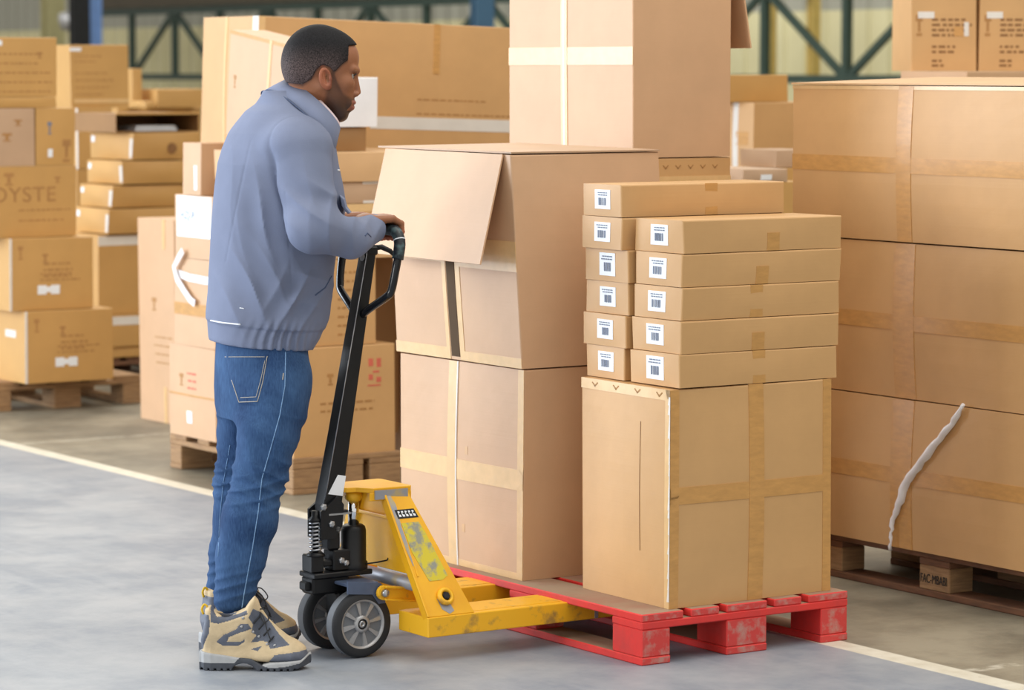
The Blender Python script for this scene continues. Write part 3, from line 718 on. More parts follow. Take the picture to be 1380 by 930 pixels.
# ------------------------------------------------------------------ left stack on its pallet
YA = 14.95
pA = at(33, 518, .144)
pal = loc(*uv_of(at(-10, 556, 0)), 0)
pallet('pale wooden pallet under the far left stack of printed cartons', pal, .80, 1.2, 'v', 'wood')
def A(label, xn, yt, z0, xr=None, dv=.45, du=None, Y=YA, m='card_warm', seed=0, **k):
    return pcarton(label, xn, Y, z0, yt, xr=xr, du=du, dv=dv, m=m, seed=seed, **k)
a1 = A('lowest printed carton of the far left stack, set to the right on the pallet', 33, 420, .1445, xr=152, seed=200)
def prints(c, xs=1.0, sticker=True):
    w, h = c.L, c.H
    c.tape('R', 0, 0, .012, h, 'tape_white')
    c.glyph('R', w * .13, h * .80, .026, .065)
    c.glyph('R', w * .42, h * .72, .03, .04)
    c.lines('R', w * .40, h * .64, w * .36, 3, .030, 'stain', th=.009).lines('R', w * .36, h * .50, w * .5, 2, .030, 'stain', th=.007)
    if sticker:
        t = h * .28; q = MB(); a = w * .46
        c.rect(q, 'R', a - .058, t - .022, a - .012, t + .022, .0016); c.rect(q, 'R', a - .02, t - .012, a + .02, t + .014, .0018); c.rect(q, 'R', a + .012, t - .022, a + .058, t + .022, .0016)
        c.child(q, 'shipping_label', M['paper'])
prints(a1)
za = top(a1) + .001
a2 = A('second printed carton up in the far left stack, set back to the left', 12, 322, za, xr=126, seed=201); prints(a2)
a1.tape('L', .10, a1.H * .62, .22, a1.H * .72, 'tape_white')
za = top(a2) + .001
a3 = A('wide carton with large faint lettering, third up in the far left stack', -28, 225, za, xr=103, seed=202)
a3.text('R', 'OYSTE', uspan(Vector((a3.p.x, a3.p.y, 1)), -14), a3.H * .50, .075, 'stain', width=.34).lines('R', .20, a3.H * .38, .3, 2, .05, 'stain').glyph('R', a3.L * .80, a3.H * .80, .03, .03).glyph('R', .15, a3.H * .82, .05, .06, 'stain')
za4 = top(a3) + .001
a4 = A('greyish carton at the left edge of the photo, fourth layer of the far left stack', -30, 146, za4, xr=47, m='card_grey', seed=203)
a4.glyph('R', a4.L * .7, a4.H * .75, .04, .03).glyph('R', a4.L * .5, a4.H * .5, .05, .04)
a5 = A('carton with a small dark green mark, right of the greyish one at far left', 50, 146, za4, xr=104, seed=204)
a5.o.location = a4.p + U * (a4.L + .004)
a5.glyph('R', a5.L * .34, a5.H * .65, .022, .06, 'ink').tape('R', a5.L * .3, .04, a5.L * .42, .08, 'paper').glyph('R', a5.L * .78, a5.H * .25, .045, .11)
a6 = A('carton behind the right end of the far left stack, white tag near its top', 104, 146, atY(104, 228, 17.6).z, xr=152, Y=17.6, seed=205)
a6.tape('R', .012, a6.H * .62, .035, a6.H * .84, 'paper').tape('L', 0, 0, .02, a6.H, 'tape_white')
support(['hidden lowest carton behind the far left stack', 'hidden middle carton behind the far left stack', 'hidden upper carton behind the far left stack'], 104, 17.6, a6.p.z - .001, xr=150, dv=.45, n=3, m='card_warm', seed=206)
za7 = top(a4) + .001
a7 = A('flat carton, pale lid, under the top left carton', -32, 131, za7, xr=76, seed=210, dv=.42)
za8 = top(a7) + .001
a8 = A('top left carton of the far left stack, white tag at its upper corner', -32, 50, za8, xr=77, seed=211, dv=.42)
a8.tape('R', .06, a8.H - .04, .13, a8.H - .015, 'paper').lines('R', .1, a8.H * .72, .3, 5, .045, 'stain').glyph('R', a8.L * .78, a8.H * .7, .025, .03)
a9 = A('faintly printed carton right of the top left one, on the far left stack', 94, 60, top(a6) + .001, xr=174, Y=17.62, seed=212, dv=.35)
a9.lines('R', .03, a9.H * .82, .18, 2, .03, 'stain').lines('R', .03, a9.H * .55, .25, 4, .04, 'stain').tape('R', .02, .03, a9.L, .05, 'tape_pale')
a9.tape('R', .0, a9.H - .035, .07, a9.H - .015, 'paper')
zb1 = atY(178, 145, 19.2).z
c = pcarton('orange-tan carton peeping out right of the top row of the far left stack', 178, 19.2, zb1, 92, xr=191, dv=.3, m='card_warm', seed=213)
support(['hidden carton on the floor behind the slumped stack', 'hidden middle carton behind the slumped stack', 'hidden upper carton behind the slumped stack'], 160, 19.2, zb1 - .001, xr=272, dv=.5, n=3, m='card_warm', seed=214)
c = pcarton('orange-tan carton in the gap left of the long carton, far back', 212, 19.2, zb1, 120, xr=275, dv=.3, m='card_warm', seed=217)
c = pcarton('small carton leaning low left of the orange-tan one, far back', 196, 19.0, zb1, 136, xr=207, dv=.2, m='card_warm', seed=218)

# slumped stack behind the left one
YS = 16.3
pS = atY(133, 500, YS); pS.z = 0
pallet('dark pallet under the slumped stack', pS + U * -.02 + V * .0, .8, 1.2, 'v', 'wood_dark')
zS = .1445
s0 = pcarton('lowest carton of the slumped stack, half hidden by the tall narrow carton', 140, YS, zS, 468, xr=262, dv=.5, m='card_warm', seed=220)
s1_ = pcarton('carton with a band of white tape, second up in the slumped stack', 148, YS, top(s0) + .001, 425, xr=262, dv=.45, m='card_warm', seed=221); s1_.htape('R', s1_.H - .03, .045, 'tape_white')
s2_ = pcarton('dark-sided carton with a broad white band along its top, third up in the slumped stack', 132, YS, top(s1_) + .001, 317, xr=262, dv=.5, m='card_warm', seed=222); s2_.htape('R', s2_.H - .03, .05, 'tape_white')
zl = top(s2_) + .001
lay = [(282, 146, 262, 101, 'lowest of the four thin slumped cartons'), (250, 150, 264, 107, 'second of the four thin slumped cartons'), (217, 165, 268, 117, 'third of the four thin slumped cartons'), (179, 178, 270, 123, 'topmost thin slumped carton, with a dark hand hole')]
for k, (yt, xn_, xr_, xl_, lab) in enumerate(lay):
    c = pcarton(lab + ', behind the far left stack', xn_, YS + .03 * k, zl + .004, yt, xr=xr_, xl=xl_, m='card_warm', seed=225 + k, bulge=.012, jit=.010, group='thin slumped cartons behind the far left stack')
    c.tape('L', c.W - .06, c.H * .62, c.W - .02, c.H * .86, 'paper').tape('L', .0, .01, .03, c.H * .8, 'tape_white')
    if k == 3:
        q = MB(); q.lathe([(.028, 0), (.028, .003)], c.fp('R', uspan(Vector((c.p.x, c.p.y, 1.3)), 231), c.H * .42, .003), (0, 1, 0), 20); c.child(q, 'hand_hole', M['print'])
    zl = top(c) + .001
# open carton lying on its side on top: dark mouth, white sheets inside
pO = atY(156, 178, YS + .1); pO.z = zl; hO = atY(156, 153, YS + .1).z - zl; lO = uspan(Vector((pO.x, pO.y, 1.4)), 268)
t = empty('open_carton', pO, TH); tag(t, 'open carton lying on its side with a dark mouth, atop the slumped stack', 'box')
q = MB()
q.box((0, 0, 0), (lO, .5, .005)); q.box((0, 0, hO - .005), (lO, .5, hO)); q.box((0, 0, .005), (.005, .5, hO - .005)); q.box((lO - .005, 0, .005), (lO, .5, hO - .005)); q.box((.005, .49, .005), (lO - .005, .5, hO - .005))
q.build('body', M['card_dark'], t)
q = MB(); q.box((0, -.012, hO - .008), (lO, 0, hO + .004)); q.build('flap', M['card_warm'], t)
q = MB()
for k in range(5): q.box((.13 + .004 * k, .03 + .005 * k, .006 + .006 * k), (lO - .12 + .01 * (k % 2), .4, .010 + .006 * k))
o = q.build('paper_sheets', M['paper'], t)

# tall narrow carton standing on the floor
pN = at(236, 573, 0); 
c = Carton('tall narrow rosy carton standing on the floor between the left stacks', pN, (.20, vspan(Vector((pN.x, pN.y, .6)), 186.5), atY(236, 297, pN.y).z), 'card_pink', seed=240)
c.vtape('L', .10, .025, 'tape_pale', t0=0, t1=.17).vtape('L', .10, .025, 'tape_pale', t0=c.H - .14).glyph('L', .20, c.H * .58, .045, .06, 'stain').lines('L', .03, c.H * .42, .2, 4, .04, 'stain')
# tall neighbour hidden partly behind the middle stack
# ------------------------------------------------------------------ middle stack behind the man
pM = at(395, 668, 0); uM, vM = uv_of(pM)
WM = vspan(Vector((pM.x, pM.y, .05)), 229)
LM = uspan(Vector((pM.x, pM.y, .05)), 541)
pallet('wooden pallet under the middle stack, behind the man\'s legs', pM, LM, WM, 'u', 'wood')
zM = .1445
pr = Vector((pM.x, pM.y, zM)) + U * .005 + V * .01
hR = atY(397, 470, pM.y).z - zM
m1 = Carton('printed carton with a faint red stamp behind the truck handle, lowest of the middle stack', pr, (uspan(Vector((pr.x, pr.y, .3)), 533), .47, hR), 'card', seed=250)
wv = m1.L
m1.glyph('R', wv * .36, hR * .70, .028, .045).lines('R', wv * .44, hR * .70, wv * .15, 2, .026, 'print', th=.007).lines('R', wv * .26, hR * .48, wv * .62, 2, .03, 'stain', th=.008)
q = MB(); a, t_ = wv * .80, hR * .72
for (i, j, w, h) in ((-.03, .035, .022, .03), (.008, .03, .02, .035), (-.03, -.02, .02, .022), (.006, -.03, .022, .02), (-.01, .008, .03, .008), (-.035, -.045, .06, .006)):
    m1.rect(q, 'R', a + i, t_ + j, a + i + w, t_ + j + h, .001)
m1.child(q, 'red_stamp', M['print_red'])
def mloc(u, v, z=0.0): return Vector((pM.x, pM.y, z)) + U * u + V * v
def zm(py, u, v): return atY(400, py, mloc(u, v).y).z
def MC(label, u0, u1, v0, v1, z0, z1, m='card_pink', seed=0, **k):
    """carton in the middle stack, in metres from the pallet's near corner; u1 may be a photo column given as a negative number"""
    p = mloc(u0, v0, z0)
    if u1 < 0: u1 = u0 + uspan(Vector((p.x, p.y, (z0 + z1) / 2)), -u1)
    if v1 < 0: v1 = v0 + vspan(Vector((p.x, p.y, (z0 + z1) / 2)), -v1)
    return Carton(label, p, (u1 - u0, v1 - v0, z1 - z0), m, seed=seed, **k)
v_a = vspan(mloc(0, 0, .3), 291)
m2 = MC('carton with a small white label at the left end of the middle stack', 0, .42, v_a, WM, zM, zm(472, 0, v_a), seed=251)
hL = m2.H
m2.sticker('L', m2.W * .55, hL * .22, .045, .05, bars=False); m2.glyph('L', m2.W * .72, hL * .62, .035, .05); m2.lines('L', m2.W * .40, hL * .70, .1, 3, .03, 'print_red', th=.008).tape('L', 0, hL * .45, m2.W, hL * .47, 'tape')
v_b = v_a + .0
m3 = MC('taped carton with a loose white strap on its side, above the small-label carton', .0, .40, v_b, -235, top(m2) + .001, zm(352, 0, v_b), seed=252); m3.htape('L', m3.H * .42, .05)
m4 = MC('carton with a large white sheet stuck on it, left of the man', .0, .52, v_b, -236, top(m3) + .001, zm(265, 0, v_b), seed=253)
c_ = m4; base_ = Vector((m4.p.x, m4.p.y, 1.2))
sw0 = max(.02, vspan(base_, 287) - .02) if proj(base_)[0] > 290 else .02
sw1 = vspan(base_, 239)
zt0 = max(.012, zm(321, 0, v_b + .1) - m4.p.z)
q = MB(); m4.rect(q, 'L', .015, zt0, sw1, m4.H - .004, .003); o = m4.child(q, 'paper_sheet', M['paper']); o['label'] = 'large white paper sheet'
m4.text('L', 'HZJ-P', sw1 - .04, m4.H * .62, .034, 'ink', width=.12, off=.0036)
def onm(px, py, c, off=.006):
    n = -U; P0 = c.p - U * off; d = Vector(ray(px, py)); t = (P0 - Vector((0, 0, CAM_H))).dot(n) / d.dot(n); w = Vector((0, 0, CAM_H)) + d * t - c.p
    return Vector((w.dot(U), w.dot(V), w.z))
def ribbon(q, pts, w=.022, th=.002):
    vs = []; n = len(pts)
    for i, p_ in enumerate(pts):
        t_ = (pts[min(i + 1, n - 1)] - pts[max(i - 1, 0)]).normalized(); s_v = t_.cross(Vector((1, 0, 0))).normalized() * (w / 2)
        vs += [p_ - s_v, p_ + s_v, p_ + s_v + Vector((th, 0, 0)), p_ - s_v + Vector((th, 0, 0))]
    fs = [(0, 1, 2, 3), (4 * n - 1, 4 * n - 2, 4 * n - 3, 4 * n - 4)]
    for i in range(n - 1):
        b0 = 4 * i
        for k in range(4): fs.append((b0 + k, b0 + (k + 1) % 4, b0 + 4 + (k + 1) % 4, b0 + 4 + k))
    q.add(vs, fs)
q = MB()
ribbon(q, [onm(*a_, m3, .02) for a_ in ((246, 338), (240, 348), (234, 360), (238, 376), (248, 392), (256, 404), (262, 409))], .030)
ribbon(q, [onm(*a_, m3, .008) for a_ in ((238, 368), (255, 374), (275, 378), (292, 380))], .032)
o = m3.child(q, 'loose_strap', M['sheet']); o['label'] = 'loose white strap'
v5 = vspan(mloc(0, 0, 1.4), 271)
m5 = MC('small two-tone carton behind the man\'s shoulder, standing on the sheet-covered carton', .0, .20, v5, -246, top(m4) + .001, zm(193, 0, v5), seed=254)
m5.tape('L', .03, .02, .055, .12, 'paper')
uL = .225
vL = vspan(mloc(uL, 0, 1.6), 345)
zL0 = zm(203, uL, vL)
sL = MC('carton hidden behind the man, carrying the left end of the long carton', uL, .52, vL + .01, vL + .36, top(m4) + .001, zL0 - .012, seed=262)
# the shelf of flat cartons to the right of the man's chest
k4 = MC('faintly printed carton behind the truck handle, above the red-stamped one', .0, -506, .02, .47, top(m1) + .001, zm(352, 0, .02), 'card', seed=258)
k4.lines('R', k4.L * .55, k4.H * .85, k4.L * .3, 8, .035, 'stain', th=.008)
k5 = MC('brown carton with shade put into its dark colour, right of the truck handle', .56, .80, .53, .95, zM, zm(345, .56, .53), 'card_dark', seed=259)  # dark card colour carries the shade of the gap
k3 = MC('pale carton just above the man\'s hands, on the faintly printed one', .0, -640, .02, v_a - .02, top(k4) + .001, zm(277, 0, .02), 'card_pale', seed=257)
k3.tape('R', 0, k3.H - .03, k3.L, k3.H, 'tape_pale').tape('R', 0, k3.H - .065, k3.L, k3.H - .035)
k2 = MC('greyish carton with a pale panel, right of the man\'s chest pocket', .01, -640, .03, v_a - .02, top(k3) + .001, zm(247, 0, .03), 'card_grey', seed=256)
k2.tape('R', uspan(Vector((k2.p.x, k2.p.y, 1.2)), 489), .0, k2.L, k2.H, 'tape_white')
k1 = MC('wide honey-pale carton under the long carton, right of the man\'s chest', .0, -600, .02, v_a + .0, top(k2) + .001, zm(206, 0, .02), 'card_pale', seed=255)
u6, v6 = .78, -.22
k6 = Carton('rosy upright carton showing as a strip left of the centre stack', mloc(.84, .40, 0), (.20, .24, zm(358, .84, .4)), 'card_pink', seed=260)
long_tilt = Matrix.Rotation(TH, 4, 'Z') @ Matrix.Rotation(math.radians(2.0), 4, 'Y')
pL = mloc(uL, vL, zL0)
hLg = zm(20, uL, vL) - zL0
long_c = Carton('long carton lying across the top of the middle stack behind the man', pL, (uspan(Vector((pL.x, pL.y, 1.6)), 700), vspan(Vector((pL.x, pL.y, 1.6)), 268), hLg), 'card', seed=261, tilt=long_tilt.to_euler(), jit=.008, bulge=.006)
def longa(px): return uspan(Vector((pL.x, pL.y, 1.6)), px)
long_c.htape('R', hLg * .235, .052, 'tape_white', a0=longa(498)).vtape('R', longa(584), .03, 'tape', t0=hLg * .62).tape('R', 0, 0, .03, hLg, 'tape_pale').tape('L', 0, hLg * .6, .05, hLg, 'tape_white').vtape('L', .28, .02, 'tape_pale')
long_c.lines('R', longa(560), hLg * .42, .5, 2, .06, 'stain', th=.006)
support(['carton on the floor behind the middle stack, hidden', 'second hidden carton behind the middle stack', 'third hidden carton, carrying the right end of the long carton'], 600, mloc(1.1, vL + .05).y, zL0 - .06, xr=700, dv=.3, n=3, m='card', seed=270)
# leaning carton, standing on the two-tone carton against the end of the long one
lean_m = Matrix.Rotation(TH, 4, 'Z') @ Matrix.Rotation(math.radians(7.5), 4, 'X')
vq = vspan(mloc(.05, -.6, 1.5), 384) - .6
lc = Carton('rosy carton leaning askew against the end of the long carton, behind the man\'s neck', mloc(.03, vq, max(top(k1), zm(206, .03, vq)) + .003), (.155, .46, .42), 'card_pink', seed=264, tilt=lean_m.to_euler(), jit=.004)
lc.vtape('L', .12, .02, 'tape_pale').tape('L', 0, .405, .46, .42, 'tape').glyph('L', .40, .22, .02, .05, 'stain')
# small cartons beside the face
vb_ = .10
ub_ = uspan(mloc(0, vb_, 1.5), 499)
k7 = Carton('small shadowed carton under the bright white one by the man\'s face', mloc(ub_ - .22, vb_, top(k1) + .001), (.20, .16, zm(172, 0, vb_) - top(k1) - .002), 'card_dark', seed=265)  # shade below the white carton is put into the darker card
bc = Carton('bright white carton in a patch of daylight just past the man\'s face', mloc(ub_ - .20, vb_ - .01, top(k7) + .001), (.225, .30, zm(104, 0, vb_) - top(k7) - .001), 'card_pale', seed=266)
bc.o.data.materials[0] = M['sheet']  # white surface stands in for sunlight falling on this carton
# ------------------------------------------------------------------ yellow pallet truck
JO = loc(-.605, .637, 0)
truck = empty('pallet_truck', JO, TH)
tag(truck, 'scuffed yellow hand pallet truck with a black handle, forks pushed into the red pallet', 'pallet truck')
def tpart(mb, name, m, parent=None, label=None, bevel=0.0):
    o = mb.build(name, m, parent or truck, bevel=bevel)
    if label: o['label'] = label
    return o
# --- forks: pressed channels with closed heels and tapered tips
for sg in (-1, 1):
    y0, y1 = (.11, .27)
    q = MB(); t = .006; z0, z1 = .070, .127; x0, x1, xt = .135, 1.16, 1.285
    def Y(y): return sg * y
    top_ = [(x0, y0), (x1, y0), (xt, y0 + .045), (xt, y1 - .045), (x1, y1), (x0, y1)]
    n = len(top_)
    outer = [(x, Y(y), z1) for x, y in top_] + [(x, Y(y), z0 if x < xt else z0 + .02) for x, y in top_]
    cx, cy = .6, (y0 + y1) / 2
    ins = [(x - t if x > 1 else x + t if x < .2 else x, y + t if y < cy else y - t) for x, y in top_]
    inner = [(x, Y(y), z1 - t) for x, y in ins] + [(x, Y(y), z0 if x < 1.2 else z0 + .02) for x, y in ins]
    q.add(outer + inner, [tuple(range(n))] + [(i, (i + 1) % n, n + (i + 1) % n, n + i) for i in range(n)]
          + [tuple(2 * n + i for i in reversed(range(n)))] + [(2 * n + i, 3 * n + i, 3 * n + (i + 1) % n, 2 * n + (i + 1) % n) for i in range(n)]
          + [(n + i, n + (i + 1) % n, 3 * n + (i + 1) % n, 3 * n + i) for i in range(n)])
    f = tpart(q, 'fork', M['yellow_worn'], bevel=.004)
    # weld seam down the skirt and sliding worn top
    q = MB(); ys = sg * (y1 + .0005); q.box((.70, min(ys, ys + sg * .0015), .072), (.712, max(ys, ys + sg * .0015), .124)); o = q.build('weld_seam', M['bare'], f)
    q = MB(); q.box((.17, sg * .19 - .055, .1272), (1.14, sg * .19 + .055, .1280)); o = q.build('worn_top', M['deck_worn' if False else 'yellow_worn'], f)
    # load roller with its little bracket, touching the floor
    q = MB(); q.lathe([(.0, 0), (.030, 0), (.036, .004), (.036, .066), (.030, .07), (0, .07)], (1.06, sg * .19 - .035, .037), (0, 1, 0), 24); r_ = tpart(q, 'load_roller', M['grey_rub'])
    q = MB()
    for yy in (-.042, .038): q.box((1.0, sg * .19 + yy, .03), (1.09, sg * .19 + yy + .005, .10))
    q.lathe([(.007, 0), (.007, .10)], (1.06, sg * .19 - .05, .037), (0, 1, 0), 12)
    q.build('roller_bracket', M['black'], r_)
# --- head frame: slanted side channels, front panel, top plate
def side_plate(sg):
    tl, tr, bl, br = Vector((.098, sg * .085, .470)), Vector((.176, sg * .085, .470)), Vector((.135, sg * .268, .128)), Vector((.290, sg * .268, .128))
    nrm = (tr - tl).cross(bl - tl).normalized()
    if nrm.y * sg < 0: nrm = -nrm
    q = MB(); t = .006; K = 6
    def pt(a, s, o=0.0): return tl.lerp(tr, a).lerp(bl.lerp(br, a), s) + nrm * o
    vs = [pt(a, s, o) for o in (0, -t) for s, a in ((0, 0), (0, 1), (1, 1), (1, 0))]
    q.add(vs, [(0, 1, 2, 3), (7, 6, 5, 4), (0, 4, 5, 1), (1, 5, 6, 2), (2, 6, 7, 3), (3, 7, 4, 0)])
    # folded rim on the handle side
    rim = []
    for s in (0, 1):
        b0 = pt(0, s); rim += [b0 + nrm * .002, b0 + nrm * .002 + (pt(1, s) - b0).normalized() * .007, b0 - nrm * .028 + (pt(1, s) - b0).normalized() * .007, b0 - nrm * .028]
    q.add(rim, [(0, 1, 2, 3), (7, 6, 5, 4), (0, 4, 5, 1), (1, 5, 6, 2), (2, 6, 7, 3), (3, 7, 4, 0)])
    o = tpart(q, 'side_channel', M['yellow'], bevel=.002)
    return o, pt, nrm
for sg in (-1, 1):
    o, pt, nrm = side_plate(sg)
    if sg == -1:
        def patch(name, pts, m, off=.0012, label=None):
            q = MB(); k = len(pts); q.add([pt(a, s, off) for a, s in pts] + [pt(a, s, .0001) for a, s in pts], [tuple(range(k)), tuple(range(2 * k - 1, k - 1, -1))] + [(i, k + i, k + (i + 1) % k, (i + 1) % k) for i in range(k)])
            e = q.build(name, M[m] if isinstance(m, str) else m, o)
            if label: e['label'] = label
            return e
        wornst = mat('worn_yellow_sticker', srgb(206, 190, 44), rough=.5, scale=26, col2=srgb(140, 142, 132), thr=(.46, .60))
        patch('sticker', [(.22, .27), (.80, .27), (.84, .35), (.84, .70), (.66, .73), (.34, .73), (.2, .5)], wornst, label='worn yellow sticker')
        patch('plate', [(.16, .165), (.86, .165), (.88, .235), (.18, .235)], 'black', label='dark maker plate')
        patch('paint_scuff', [(.02, .03), (.20, .03), (.30, .12), (.18, .30), (.16, .62), (.09, .60), (.03, .35)], 'bare', .0008, 'bare metal scuff')
        patch('paint_scuff', [(.34, .87), (.46, .83), (.56, .86), (.60, .97), (.48, .99), (.36, .95)], 'bare', .0008, 'bare metal scuff')
        # plate lettering
        q = MB()
        for k in range(5):
            a = .24 + k * .125
            for (da, s0, s1) in ((0, .178, .222), (.035, .178, .19), (.05, .205, .222)):
                w = .022 if da == 0 else .05
                pp = [(a + da * .5, s0), (a + da * .5 + w, s0), (a + da * .5 + w, s1), (a + da * .5, s1)]
                q.add([pt(x, s, .0020) for x, s in pp] + [pt(x, s, .001) for x, s in pp], [(0, 1, 2, 3), (7, 6, 5, 4), (0, 4, 5, 1), (1, 5, 6, 2), (2, 6, 7, 3), (3, 7, 4, 0)])
        e = q.build('plate_print', M['paper'], o)
        c = pt(.53, .86)
        q = MB(); q.lathe([(.026, 0), (.026, .010), (.021, .014), (.015, .014), (.014, .006), (0, .006)], c, nrm, 24); b_ = tpart(q, 'pivot_bolt', M['yellow_worn'])
        q = MB(); q.lathe([(.0125, 0), (.0125, .007), (.009, .010), (0, .010)], c + nrm * .005, nrm, 6, smooth=False); q.build('bolt_head', M['black'], b_)
q = MB()
pan = [(-.085, .462), (.085, .462), (.214, .236), (-.214, .236)]
q.prism(pan, .122, .128, lambda a, b_, h: Vector((h + (.462 - b_) * .06, a, b_)))
q.prism([(-.12, .395), (.12, .395), (.125, .385), (-.125, .385)], .112, .124, lambda a, b_, h: Vector((h, a, b_)))
tpart(q, 'front_panel', M['yellow'], bevel=.002)
q = MB()
outl = [(-.005, -.022), (.004, -.034), (.03, -.040), (.06, -.086), (.18, -.092), (.188, -.08), (.188, .08), (.18, .092), (.06, .086), (.03, .040), (.004, .034), (-.005, .022)]
outl = [(a + .008, b_) for a, b_ in outl]
q.prism(outl, .462, .476, lambda a, b_, h: Vector((a, b_, h)))
q.prism([(.055, -.088), (.19, -.092), (.19, -.088), (.055, -.083)], .440, .463, lambda a, b_, h: Vector((a, b_, h)))
th_ = tpart(q, 'top_plate', M['yellow'], bevel=.003)
q = MB(); q.prism([(.07, -.0935), (.175, -.0975), (.175, -.0925), (.07, -.0885)], .444, .470, lambda a, b_, h: Vector((a, b_, h))); 
e = q.build('paint_scuff', M['bare'], th_); e['label'] = 'bare metal scuff'
# --- pump unit
q = MB(); q.lathe([(0, 0), (.034, 0), (.040, .005), (.040, .030), (.036, .034), (.036, .122), (.033, .132), (.026, .138), (0, .139)], (.050, -.005, .228), (0, 0, 1), 32); pump = tpart(q, 'pump_cylinder', M['black'])
q = MB(); q.lathe([(.0155, 0), (.0155, .08)], (.050, -.005, .36), (0, 0, 1), 24); tpart(q, 'piston_rod', M['chrome'])
q = MB(); q.lathe([(.0, 0), (.016, .0), (.024, .008), (.026, .02), (.018, .032)], (.050, -.005, .431), (0, 0, 1), 24); tpart(q, 'piston_cup', M['yellow_worn'])
q = MB(); q.box((-.10, -.045, .225), (.09, .045, .240), bev=.003); q.box((-.03, -.03, .24), (.03, .03, .30), bev=.004); q.box((-.045, -.028, .30), (-.005, .028, .385), bev=.006); q.box((-.10, -.03, .24), (-.06, .03, .29), bev=.004)
q.box((-.062, -.022, .255), (-.020, .022, .272), bev=.003)
pb_ = tpart(q, 'pump_body', M['black'])
for (x, z, r_) in ((-.020, .362, .013), (-.005, .27, .010), (.010, .262, .009)):
    q = MB(); q.lathe([(r_, 0), (r_, .006), (r_ * .6, .009), (0, .009)], (x, -.030, z), (0, -1, 0), 6, smooth=False); q.build('bolt', M['steel'], pb_)
# release lever wire
q = MB(); q.tube([(.07, -.04, .255), (.10, -.05, .258), (.13, -.055, .262), (.135, -.055, .268)], .0025, 6); q.build('release_wire', M['black'], pb_)
# spring with its plunger, cap and flange
q = MB(); pts = []
for i in range(0, 8 * 16 + 1):
    a = 2 * math.pi * i / 16; pts.append((-.078 + .0165 * math.cos(a), -.012 + .0165 * math.sin(a), .298 + .088 * i / 128))
q.tube(pts, .0033, 6); sp = tpart(q, 'spring', M['steel'])
q = MB(); q.lathe([(.009, 0), (.009, .105)], (-.078, -.012, .29), (0, 0, 1), 16); q.build('plunger', M['black'], sp)
q = MB(); q.lathe([(.026, 0), (.026, .006), (.021, .010), (.019, .012)], (-.078, -.012, .286), (0, 0, 1), 24); q.build('spring_seat', M['black'], sp)
q = MB(); q.lathe([(.021, 0), (.021, .006), (.012, .014), (.010, .03)], (-.078, -.012, .385), (0, 0, 1), 24); q.build('spring_cap', M['black'], sp)
# axle carrier, under plate, slate-blue bracket
q = MB(); q.box((-.10, -.034, .178), (.02, .034, .228), bev=.006); q.box((-.115, -.020, .190), (-.095, .020, .215), bev=.004); q.box((-.02, -.034, .09), (.06, .034, .18), bev=.006)
tpart(q, 'axle_carrier', M['black'])
q = MB()
q.prism([(-.03, .222), (.075, .210), (.092, .195), (.092, .150), (.07, .150), (.05, .178), (-.03, .186)], -.110, -.102, lambda a, b_, h: Vector((a, h, b_)))
q.prism([(-.03, .222), (.075, .210), (.092, .195), (.092, .150), (.07, .150), (.05, .178), (-.03, .186)], .102, .110, lambda a, b_, h: Vector((a, h, b_)))
q.box((-.03, -.109, .205), (.070, .109, .2145), bev=.002)
tpart(q, 'pivot_bracket', M['blue_steel'], bevel=.002)
q = MB(); q.box((-.070, .045, .190), (-.060, .075, .222), bev=.003); tpart(q, 'bumper', M['yellow'])
# torsion tube and yellow links
q = MB(); q.lathe([(.020, 0), (.020, .424)], (.152, -.212, .207), (0, 1, 0), 24); tpart(q, 'torsion_tube', M['blue_steel'] if False else M['bare'])
for sg in (-1, 1):
    y = sg * .122
    q = MB(); pts = []
    A_, B_ = (.078, .183), (.33, .150)
    outl = [(A_[0] + .021 * math.cos(a), A_[1] + .021 * math.sin(a)) for a in [math.pi * (.5 + i / 8) for i in range(9)]] + [(B_[0], B_[1] - .020), (B_[0], B_[1] + .020)]
    q.prism(outl, y - .006, y + .006, lambda a, b_, h: Vector((a, h, b_)))
    q.prism([(A_[0], A_[1] + .015), (A_[0], A_[1] + .021), (B_[0], B_[1] + .02), (B_[0], B_[1] + .014)], y - .016, y + .004, lambda a, b_, h: Vector((a, h, b_)))
    q.prism([(A_[0], A_[1] - .021), (A_[0], A_[1] - .015), (B_[0], B_[1] - .014), (B_[0], B_[1] - .020)], y - .016, y + .004, lambda a, b_, h: Vector((a, h, b_)))
    lk = tpart(q, 'push_link', M['yellow_worn'], bevel=.0015)
    q = MB(); q.lathe([(.011, 0), (.011, .010), (.008, .013), (0, .013)], (A_[0], y - .006 if sg < 0 else y + .006, A_[1]), (0, sg, 0), 20); q.build('link_pin', M['steel'], lk)
